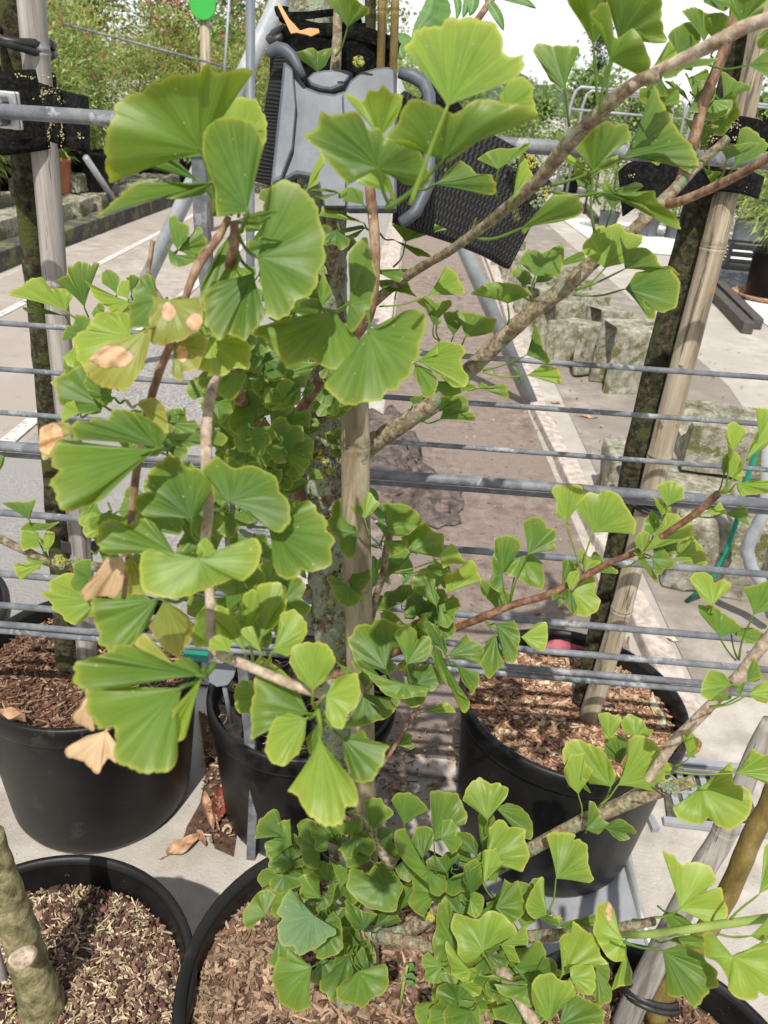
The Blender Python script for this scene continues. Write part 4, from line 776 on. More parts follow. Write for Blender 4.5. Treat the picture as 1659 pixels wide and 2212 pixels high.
# ------------------------------------------------------------------ straps
def sleeve(b, c, rx, ry, z0, z1, n=64, sag=0.0, th=.004, zf=None, taper=0.0):
    """closed fabric band round a pole group; a little uneven so the cloth does not read as machined"""
    ph = rng.uniform(0, 6); vs = []; rows = 9
    for sgn in (0, 1):
        for j in range(rows):
            q = j / (rows - 1)
            for k in range(n):
                a = 2 * math.pi * k / n; w = 1 + .022 * math.sin(3 * a + ph + q * 2) + .012 * math.sin(7 * a - q * 3) - taper * q; e = -sgn * th
                z = z0 + (z1 - z0) * q + .004 * math.sin(2 * a + ph) - sag * (1 - q) * max(0, -math.sin(a))
                vs.append((c[0] + (rx * w + e) * math.cos(a), c[1] + (ry * w + e) * math.sin(a), z))
    fs = []
    for sgn in (0, 1):
        o_ = sgn * rows * n
        for j in range(rows - 1):
            for k in range(n):
                f = (o_ + j * n + k, o_ + j * n + (k + 1) % n, o_ + (j + 1) * n + (k + 1) % n, o_ + (j + 1) * n + k); fs.append(f if not sgn else tuple(reversed(f)))
    for j, fl in ((0, 0), (rows - 1, 1)):
        for k in range(n):
            f = (j * n + k, j * n + (k + 1) % n, rows * n + j * n + (k + 1) % n, rows * n + j * n + k); fs.append(f if fl else tuple(reversed(f)))
    b.add(vs, fs)
def ribbon(top, bot, deps, name, mat, parent, th=.004, n=40, rows=10, wave=.002):
    """a strap given by its upper and lower edge; depth runs along it; Col holds (along, across) for the weave"""
    T, B = catmull(top, n), catmull(bot, n); D = np.interp(np.linspace(0, 1, n), np.linspace(0, 1, len(deps)), deps); b = MB(); vs, cs = [], []
    L = 0
    for i in range(n):
        for j in range(rows + 1):
            q = j / rows; p = T[i] * (1 - q) + B[i] * q; vs.append(P(p[0], p[1], D[i] + wave * math.sin(i * .35 + q * 2) - .004 * math.sin(math.pi * q))); cs.append((i / n, q, 0, 1))
    m = rows + 1; fs = [(i * m + j, i * m + j + 1, (i + 1) * m + j + 1, (i + 1) * m + j) for i in range(n - 1) for j in range(rows)]
    b.add(vs, fs, cs); return b.build(name, MT[mat], parent, solid=th)
def plate(b, poly, d, th, curve=0.0, xc=745.0):
    """a moulded plate: outline at its own distance, thickness th away from the viewer"""
    pts = poly; k = len(pts)
    f = [P(x, y, d + curve * ((x - xc) / 100.0) ** 2) for x, y in pts]; vd = Vector(RM @ np.array([0, 0, 1.0])); bk = [q + vd * th for q in f]
    bm = bmesh.new(); vf = [bm.verts.new(q) for q in f]; vb = [bm.verts.new(q) for q in bk]; bm.faces.new(list(reversed(vf))); bm.faces.new(vb)
    for i in range(k): bm.faces.new((vf[i], vf[(i + 1) % k], vb[(i + 1) % k], vb[i]))
    bmesh.ops.triangulate(bm, faces=[q for q in bm.faces if len(q.verts) > 4]); bm.verts.index_update()
    b.add([v.co.copy() for v in bm.verts], [tuple(v.index for v in q.verts) for q in bm.faces]); bm.free()
t = empty('tree_strap', tuple(P(717, 260, .82))); tag(t, 'wide black tree strap with a blue grey plastic buckle at top centre', 'tree strap')
ax = P(722, 150, .83)
def zat(y, d=.78): return P(722, y, d).z
b = MB(); sleeve(b, (ax.x, ax.y), .066, .055, zat(300), zat(62), sag=.01); b.build('felt_sleeve', MT['webbing_clean'], t)
b = MB(); sleeve(b, (ax.x - .012, ax.y), .048, .045, zat(58), zat(44)); sleeve(b, (ax.x - .018, ax.y), .044, .043, zat(40), zat(24)); sleeve(b, (ax.x, ax.y), .0675, .0565, zat(92), zat(66)); b.build('binding_band', MT['webbing_clean'], t)
b = MB(); b.tube([P(612, 62, .79), P(596, 70, .775), P(582, 84, .77), P(588, 90, .76), P(610, 80, .755)], .004, 8); b.build('loop_cord', MT['rubber'], t)
ribbon([(600, 118), (582, 200), (566, 300), (552, 392)], [(655, 120), (640, 200), (628, 300), (612, 404)], [.765, .765, .77, .775], 'knitted_edge', 'knit', t, .008)
ribbon([(868, 200), (950, 244), (1050, 288), (1132, 336), (1188, 398)], [(850, 480), (925, 506), (1000, 534), (1050, 556), (1094, 580)], [.775, .79, .83, .88, .93], 'knitted_tail', 'knit', t, .009, 60, 14)
ribbon([(930, 176), (972, 206), (1010, 250)], [(884, 250), (900, 300), (940, 330)], [.80, .80, .82], 'sleeve_edge', 'webbing_clean', t)
b = MB(); plate(b, [(614, 126), (634, 142), (650, 170), (664, 186), (690, 196), (722, 200), (748, 192), (748, 446), (700, 446), (690, 404), (672, 382), (640, 376), (612, 392), (596, 420), (584, 398), (598, 260)], .742, .012, .0012); b.build('buckle_plate', MT['buckle'], t, smooth=False, bevel=.003)
b = MB(); plate(b, [(612, 128), (633, 146), (640, 230), (632, 320), (606, 388), (586, 396), (600, 250)], .7345, .010, .0012)
plate(b, [(738, 206), (756, 172), (778, 154), (812, 144), (838, 142), (855, 149), (858, 250), (858, 452), (748, 452)], .7365, .013, .0012); plate(b, [(660, 168), (676, 154), (700, 149), (744, 148), (764, 156), (742, 184), (716, 194), (690, 191), (672, 184)], .7395, .012, .0012); b.build('buckle_lid', MT['buckle'], t, smooth=False, bevel=.003)
b = MB(); b.tube([P(580, 122, .742), P(586, 110, .739), P(600, 104, .736), P(616, 108, .734), P(632, 122, .733), P(644, 144, .733), (P(656, 166, .735))], [.0032, .0052, .0058, .0056, .005, .004, .003], 12); b.build('buckle_hook', MT['buckle'], t)
b = MB(); b.tube([P(862, 156, .744), P(890, 164, .744), P(914, 178, .745), P(926, 202, .747), P(929, 280, .752), P(926, 400, .757), P(898, 458, .757), P(866, 482, .757)], [.0052, .0064, .0066, .0064, .0062, .006, .006, .0055], 12); b.build('buckle_rail', MT['buckle'], t)
b = MB()
for (x, y, d, s) in [(1128, 340, .868, 20), (1112, 352, .862, 16), (1146, 352, .872, 16), (1136, 366, .87, 14), (1168, 424, .905, 15), (1160, 440, .90, 12), (1178, 412, .91, 11), (772, 132, .765, 12)]:
    for i in range(26):
        a = rng.uniform(0, 6.28); q = math.sqrt(rng.random()) * s; c = P(x + q * math.cos(a), y + q * math.sin(a) * .8, d - .008 - rng.uniform(0, .004)); r = rng.uniform(.0012, .003); n3 = [c + Vector((r * math.cos(6.28 * k / 6), -.001, r * math.sin(6.28 * k / 6))) * rng.uniform(.7, 1.2) + Vector((0, rng.uniform(-.002, .002), 0)) for k in range(6)]
        b.add(n3, [tuple(range(6))])
b.build('lichen_crust', MT['lichen'], t, solid=.0008)['kind'] = 'stuff'
b = MB(); plate(b, [(598, 8), (604, 6), (624, 40), (648, 66), (668, 60), (688, 62), (690, 70), (672, 78), (660, 74), (640, 70), (628, 72), (618, 50)], .757, .0015); tag(b.build('orange_scrap', MT['orange_paper'], smooth=False), 'torn orange brown scrap stuck above the tree strap', 'scrap')
# left strap
t = empty('pole_strap', tuple(V(60, 240, 1.28))); tag(t, 'wide black webbing strap with yellow lichen round the left poles', 'tree strap')
c = V(64, 240, 1.285); k = dep(c) / F_; zz = lambda y: V(64, y, 1.22).z
b = MB(); sleeve(b, (c.x - .012, c.y), 78 * k, .062, zz(326), zz(156), sag=.006, taper=.04); b.build('webbing_sleeve', MT['webbing'], t)
ribbon([(84, 180), (110, 188), (150, 202), (189, 210)], [(104, 304), (124, 311), (160, 322), (196, 334)], [1.075, 1.07, 1.07, 1.085], 'strap_tail', 'webbing', t, .005)
ribbon([(84, 180), (104, 186), (132, 196)], [(104, 304), (116, 308), (136, 314)], [1.066, 1.064, 1.064], 'stitched_patch', 'webbing', t, .004)
b = MB(); sleeve(b, (c.x - .004, c.y), 52 * k, .055, zz(330), zz(300), taper=-.12); b.build('lower_fold', MT['webbing_clean'], t)
b = MB(); c = V(50, 95, 1.285); k = dep(c) / F_
for y0 in (84, 99): 
    z = V(50, y0, 1.23).z; b.tube([(c.x + 54 * k * math.cos(a), c.y + .055 * math.sin(a), z + (.004 if y0 < 90 else -.002) * math.cos(a * 2) - .006 * math.cos(a)) for a in np.linspace(0, 6.2832, 40)], .0062, 8)
tag(b.build('rubber_tie', MT['rubber']), 'double black rubber tie round the left trunk and pole', 'plant tie')
def crust(par, spots, name='lichen_crust'):
    b = MB()
    for (x, y, d, rx, ry, k) in spots:
        for i in range(k):
            c = P(x + rng.gauss(0, rx), y + rng.gauss(0, ry), d - rng.uniform(.0, .003)); r = rng.choice((.0005, .0007, .0009, .0014)); vd = Vector(RM @ np.array([1.0, 0, 0])); vu = Vector(RM @ np.array([0, -1.0, 0]))
            b.add([c + (vd * math.cos(6.28 * j / 6) + vu * math.sin(6.28 * j / 6)) * r * rng.uniform(.6, 1.3) for j in range(6)], [tuple(range(6))])
    o = b.build(name, MT['lichen_yellow'], par, smooth=False, solid=.0008); o['kind'] = 'stuff'
crust(t, [(106, 198, 1.060, 9, 5, 26), (92, 205, 1.062, 3, 9, 16), (128, 212, 1.060, 2, 12, 10), (108, 265, 1.058, 5, 5, 10), (106, 290, 1.058, 3, 12, 22), (132, 288, 1.058, 3, 14, 26), (173, 296, 1.066, 4, 4, 10), (42, 162, 1.085, 6, 2, 8), (82, 166, 1.078, 22, 2, 22), (150, 215, 1.064, 30, 8, 8)])
# right strap
t = empty('pole_strap', tuple(V(1590, 330, 1.31))); tag(t, 'black webbing strap with lichen round the right poles', 'tree strap')
c = V(1590, 335, 1.315); k = dep(c) / F_; zz = lambda y: V(1590, y, 1.25).z
b = MB(); sleeve(b, (c.x, c.y), 66 * k, .06, zz(424), zz(374)); sleeve(b, (c.x + .012, c.y), 70 * k, .06, zz(318), zz(256)); b.build('webbing_sleeve', MT['webbing'], t)
ribbon([(1336, 372), (1362, 352), (1410, 343), (1470, 346), (1540, 360)], [(1346, 467), (1374, 448), (1418, 434), (1470, 424), (1540, 422)], [1.14, 1.12, 1.12, 1.15, 1.2], 'strap_loop', 'webbing_clean', t, .005)
crust(t, [(1590, 272, 1.125, 26, 7, 70), (1640, 268, 1.135, 12, 9, 40), (1545, 278, 1.122, 10, 9, 26), (1530, 300, 1.122, 9, 8, 24), (1600, 300, 1.125, 30, 10, 14), (1364, 378, 1.118, 5, 3, 10), (1560, 400, 1.13, 30, 8, 6)])
b = MB(); c = V(1388, 1100, 1.31); k = dep(c) / F_
for dy in (0, 9, 17):
    z = V(1388, 1096 + dy, 1.26).z; b.tube([(c.x + 46 * k * math.cos(a), c.y + .042 * math.sin(a), z - .012 * math.cos(a)) for a in np.linspace(0, 6.2832, 36)], .0048, 8)
tag(b.build('rubber_tie', MT['rubber']), 'wrapped black rubber tie low on the right trunk and pole', 'plant tie')
b = MB(); c = V(170, 1186, 1.29); k = dep(c) / F_; sleeve(b, (c.x + .004, c.y), 40 * k, .036, V(170, 1206, 1.25).z, V(170, 1180, 1.25).z, th=.003)
tag(b.build('rubber_tie', MT['rubber']), 'flat dark tie low on the left trunk and pole', 'plant tie')
# plant tag hanging in the middle pot
t = empty('plant_tag', tuple(P(470, 1450, 1.5))); tag(t, 'grey plastic plant tag with a green top leaning in the middle pot', 'plant tag')
b = MB(); plate(b, [(446, 1432), (512, 1436), (505, 1462), (492, 1480), (468, 1484), (452, 1474)], 1.50, .004); b.build('tag_plate', MT['potgrey'], t, smooth=False, bevel=.001)
b = MB(); plate(b, [(396, 1400), (450, 1404), (448, 1432), (394, 1426)], 1.495, .003); b.build('tag_top', MT['hose'], t, smooth=False, bevel=.001)
b = MB(); b.tube([P(482, 1470, 1.51), P(500, 1560, 1.56)], .005, 6); b.build('tag_stem', MT['potgrey'], t)

# ------------------------------------------------------------------ the ginkgo
GK = empty('ginkgo_tree', tuple(G(752, 2172, .36))); tag(GK, 'ginkgo with fan shaped leaves and lichen covered trunk filling the foreground', 'tree')
def limb(name, pts, mat, wob=.04, n=12, seg=8, label=None):
    """pts: (x, y, distance, half width in px) on the photo sheet"""
    k = (len(pts) - 1) * seg + 1; q = catmull(pts, k); b = MB(); P3 = []; R3 = []
    for i, (x, y, d, r) in enumerate(q):
        j = r * .10 * wob * 10
        P3.append(P(x + rng.uniform(-j, j) * .5, y + rng.uniform(-j, j) * .5, d)); R3.append(max(.0006, r * d / F_ * (1 + rng.uniform(-wob, wob))))
    b.tube(P3, R3, n, True, wob * .5); o = b.build(name, MT[mat], GK)
    if label: o['label'] = label
    return o
TR = limb('trunk', [(752, 2200, 1.14, 34), (752, 2165, 1.12, 26), (742, 1950, 1.12, 27), (734, 1700, 1.09, 33), (718, 1400, 1.04, 37), (702, 1200, 1.01, 42), (694, 1050, .99, 48), (692, 930, .97, 47), (708, 780, .93, 42), (708, 600, .88, 42), (696, 400, .85, 50), (676, 100, .83, 50), (668, -120, .83, 50)], 'lichen_bark', .06, 22, 12)
# lichen plates standing off the bark
b = MB()
for i in range(900):
    t_ = rng.random(); y = 880 + 800 * t_ if rng.random() < .85 else rng.uniform(-20, 60); x = float(np.interp(y, [-20, 60, 880, 1050, 1200, 1400, 1700], [672, 674, 694, 694, 702, 718, 734])); r = float(np.interp(y, [-20, 880, 1050, 1200, 1400, 1700], [50, 46, 48, 42, 37, 33])); d = float(np.interp(y, [-20, 880, 1050, 1200, 1400, 1700], [.83, .965, .99, 1.01, 1.04, 1.09]))
    a = rng.uniform(-1.45, 1.45)
    if math.sin(y * .045 + a * 2) + math.sin(y * .013 + 1 + a) < -.2: continue
    rr = r * d / F_; c = P(x + r * math.sin(a), y, d - rr * math.cos(a) - .001); s = rng.uniform(.0012, .0040); nr = (c - P(x, y, d)).normalized(); u = nr.orthogonal().normalized(); w = nr.cross(u); k = 7
    b.add([c + nr * .0012] + [c + (u * math.cos(6.28 * j / k) + w * math.sin(6.28 * j / k)) * s * rng.uniform(.6, 1.2) + nr * rng.uniform(-.001, .0022) for j in range(k)], [(0, 1 + j, 1 + (j + 1) % k) for j in range(k)])
b.build('lichen_crust', MT['lichen'], GK, smooth=False)['kind'] = 'stuff'
BR = [
 # main limbs
 ('branch', [(712, 790, .93, 20), (760, 715, .90, 12), (806, 655, .86, 11), (886, 592, .80, 10), (986, 532, .72, 10), (1106, 440, .64, 13), (1172, 380, .60, 15), (1216, 323, .57, 17), (1292, 247, .53, 16), (1372, 180, .50, 15), (1424, 160, .49, 15)], 'branch'),
 ('branch', [(1360, 188, .50, 10), (1430, 148, .49, 12), (1490, 120, .48, 14), (1556, 87, .46, 16), (1610, 58, .45, 15), (1700, 30, .43, 15)], 'twig_pale'),
 ('branch', [(730, 1020, .99, 30), (790, 968, .96, 24), (860, 922, .93, 20), (945, 863, .90, 18), (1020, 793, .87, 18), (1139, 682, .83, 18), (1223, 619, .80, 18), (1293, 555, .78, 15), (1373, 492, .76, 13), (1430, 437, .75, 14), (1500, 365, .74, 11), (1572, 298, .73, 9)], 'branch'),
 ('branch', [(1436, 440, .75, 10), (1462, 437, .74, 10), (1530, 410, .71, 10), (1610, 370, .67, 10), (1700, 318, .64, 10)], 'twig'),
 ('branch', [(1450, 430, .75, 6), (1484, 350, .74, 11), (1500, 300, .73, 12), (1520, 220, .72, 12), (1556, 130, .70, 12), (1600, 0, .68, 12), (1620, -60, .67, 12)], 'twig'),
 ('branch', [(650, 1075, .99, 26), (622, 1000, .96, 16), (622, 935, .93, 13), (660, 870, .90, 12), (710, 792, .84, 12), (765, 728, .79, 12), (800, 670, .76, 12), (810, 560, .74, 12), (806, 470, .735, 12), (799, 404, .73, 11)], 'twig'),
 ('branch', [(650, 1085, .99, 24), (622, 1030, .95, 19), (575, 935, .88, 17), (540, 890, .80, 16), (515, 852, .72, 15), (495, 760, .60, 12), (488, 680, .53, 11), (492, 590, .49, 10), (508, 520, .465, 11), (505, 480, .46, 9)], 'twig'),
 ('branch', [(494, 468, .46, 7), (472, 512, .46, 9), (430, 570, .455, 10), (405, 630, .455, 8), (385, 700, .46, 8), (368, 745, .465, 9), (345, 800, .47, 9), (326, 862, .475, 9), (308, 940, .48, 9), (296, 1010, .485, 9), (284, 1120, .49, 8), (275, 1230, .49, 6), (262, 1330, .485, 5)], 'twig'),
 ('branch', [(500, 800, .66, 6), (470, 815, .56, 8), (456, 850, .52, 11), (446, 930, .50, 12), (446, 1010, .49, 13), (450, 1100, .485, 12), (444, 1165, .48, 11), (448, 1230, .475, 11), (455, 1310, .47, 11), (456, 1370, .465, 11), (470, 1410, .46, 11), (520, 1432, .458, 11), (590, 1462, .455, 11), (650, 1486, .452, 11), (702, 1502, .45, 9)], 'twig_pale'),
 ('branch', [(718, 620, .88, 14), (716, 500, .82, 12), (714, 400, .79, 12), (709, 300, .77, 13), (712, 245, .76, 13), (722, 180, .75, 12), (726, 127, .745, 12), (729, 60, .74, 10), (732, -60, .73, 9)], 'branch'),
 ('branch', [(690, 1470, 1.04, 16), (760, 1442, 1.02, 10), (836, 1416, .99, 9), (900, 1390, .97, 8), (966, 1364, .95, 8), (1046, 1332, .91, 9), (1110, 1306, .89, 8), (1180, 1286, .87, 8), (1260, 1246, .85, 8), (1320, 1214, .83, 7), (1380, 1190, .81, 7), (1450, 1145, .78, 7), (1500, 1111, .76, 8), (1552, 1066, .74, 9)], 'twig_red'),
 ('branch', [(752, 2080, 1.11, 22), (776, 2016, 1.10, 19), (853, 2022, 1.08, 18), (930, 1975, 1.05, 17), (985, 1915, 1.02, 15), (1060, 1882, 1.0, 15), (1140, 1838, .97, 15), (1220, 1794, .94, 15), (1294, 1759, .92, 16), (1400, 1716, .89, 16), (1498, 1687, .87, 12)], 'branch'),
 ('branch', [(1318, 1752, .92, 14), (1350, 1728, .91, 11), (1383, 1705, .90, 11), (1420, 1655, .88, 11), (1456, 1603, .86, 12), (1523, 1536, .83, 12), (1589, 1466, .80, 12), (1659, 1380, .77, 13), (1720, 1300, .75, 13)], 'twig_pale'),
 ('branch', [(985, 1915, 1.02, 12), (1010, 1945, .99, 14), (1036, 2010, .92, 14), (1060, 2060, .86, 14), (1100, 2122, .80, 14), (1150, 2205, .76, 14), (1180, 2260, .74, 14)], 'twig_pale'),
 ('branch', [(820, 2022, 1.08, 14), (880, 2034, 1.05, 14), (936, 2046, 1.03, 13), (1040, 2036, .98, 12), (1140, 2024, .93, 13), (1200, 2020, .90, 13), (1280, 2012, .86, 10), (1340, 2004, .83, 11), (1412, 1990, .80, 9)], 'branch'),
 ('shoot', [(1340, 2020, .80, 6), (1380, 2019, .76, 8), (1430, 2016, .74, 9), (1480, 2009, .72, 9), (1530, 2001, .71, 9), (1659, 1983, .68, 9), (1740, 1970, .67, 8)], 'shoot'),
 ('twig', [(918, 1500, .95, 4), (895, 1540, .95, 4.5), (866, 1590, .95, 4.5), (840, 1632, .95, 4), (806, 1682, .96, 3)], 'twig_red'),
 ('twig', [(846, 1142, .90, 7), (834, 1190, .91, 8), (828, 1240, .92, 8), (812, 1290, .93, 7.5), (800, 1345, .95, 7.5), (770, 1420, 1.0, 8), (735, 1470, 1.04, 9)], 'branch'),
 ('branch', [(-60, 1135, .66, 9), (0, 1164, .67, 9), (60, 1192, .68, 9), (102, 1213, .69, 10), (150, 1221, .70, 12), (225, 1228, .72, 11), (330, 1262, .80, 11), (450, 1300, .90, 12), (570, 1300, .98, 13), (690, 1270, 1.02, 16)], 'branch'),
 ('branch', [(680, 1345, 1.03, 24), (630, 1305, 1.01, 20), (588, 1240, .99, 19), (560, 1185, .98, 17), (520, 1155, .97, 14), (482, 1140, .96, 15)], 'lichen_bark'),
 ('twig', [(735, 1760, 1.07, 6), (800, 1800, 1.02, 6), (815, 1830, .99, 9), (835, 1855, .98, 11), (852, 1868, .98, 11)], 'branch'),
 ('twig', [(752, 1990, 1.11, 10), (700, 1965, 1.05, 6), (672, 1950, .99, 5)], 'branch'),
 ('twig', [(330, 520, .60, 5), (326, 552, .60, 5), (322, 600, .60, 5), (360, 660, .55, 5), (395, 690, .50, 4)], 'twig'),
]
for nm, pts, mt in BR: limb(nm, pts, mt)
b = MB()
for (x, y, d, s, k) in [(485, 1135, .955, 17, 60), (488, 1150, .955, 14, 40), (130, 1213, .69, 14, 40), (160, 1216, .70, 12, 40), (1440, 1698, .875, 16, 60), (1460, 1708, .875, 12, 40), (1200, 1985, .90, 14, 40), (1080, 1937, .97, 10, 30), (930, 1980, 1.045, 14, 60), (860, 2010, 1.07, 12, 40), (1128, 1470, .0, 0, 0), (876, 1440, .97, 14, 60), (890, 1455, .97, 12, 50), (1240, 1370, .0, 0, 0), (1120, 1840, .975, 12, 30), (1370, 1996, .82, 12, 40)]:
    for i in range(k):
        a = rng.uniform(0, 6.28); q = math.sqrt(rng.random()) * s; c = P(x + q * math.cos(a), y + q * math.sin(a) * .8, d - s * d / F_ * (1 - (q / s) ** 2) ** .5 * .8 - .002); r = rng.uniform(.0010, .0028)
        b.add([c + Vector((r * math.cos(6.28 * j / 6), rng.uniform(-.0015, .0015), r * math.sin(6.28 * j / 6))) for j in range(6)], [tuple(range(6))])
b.build('lichen_tuft', MT['lichen'], GK, smooth=False, solid=.0006)['kind'] = 'stuff'

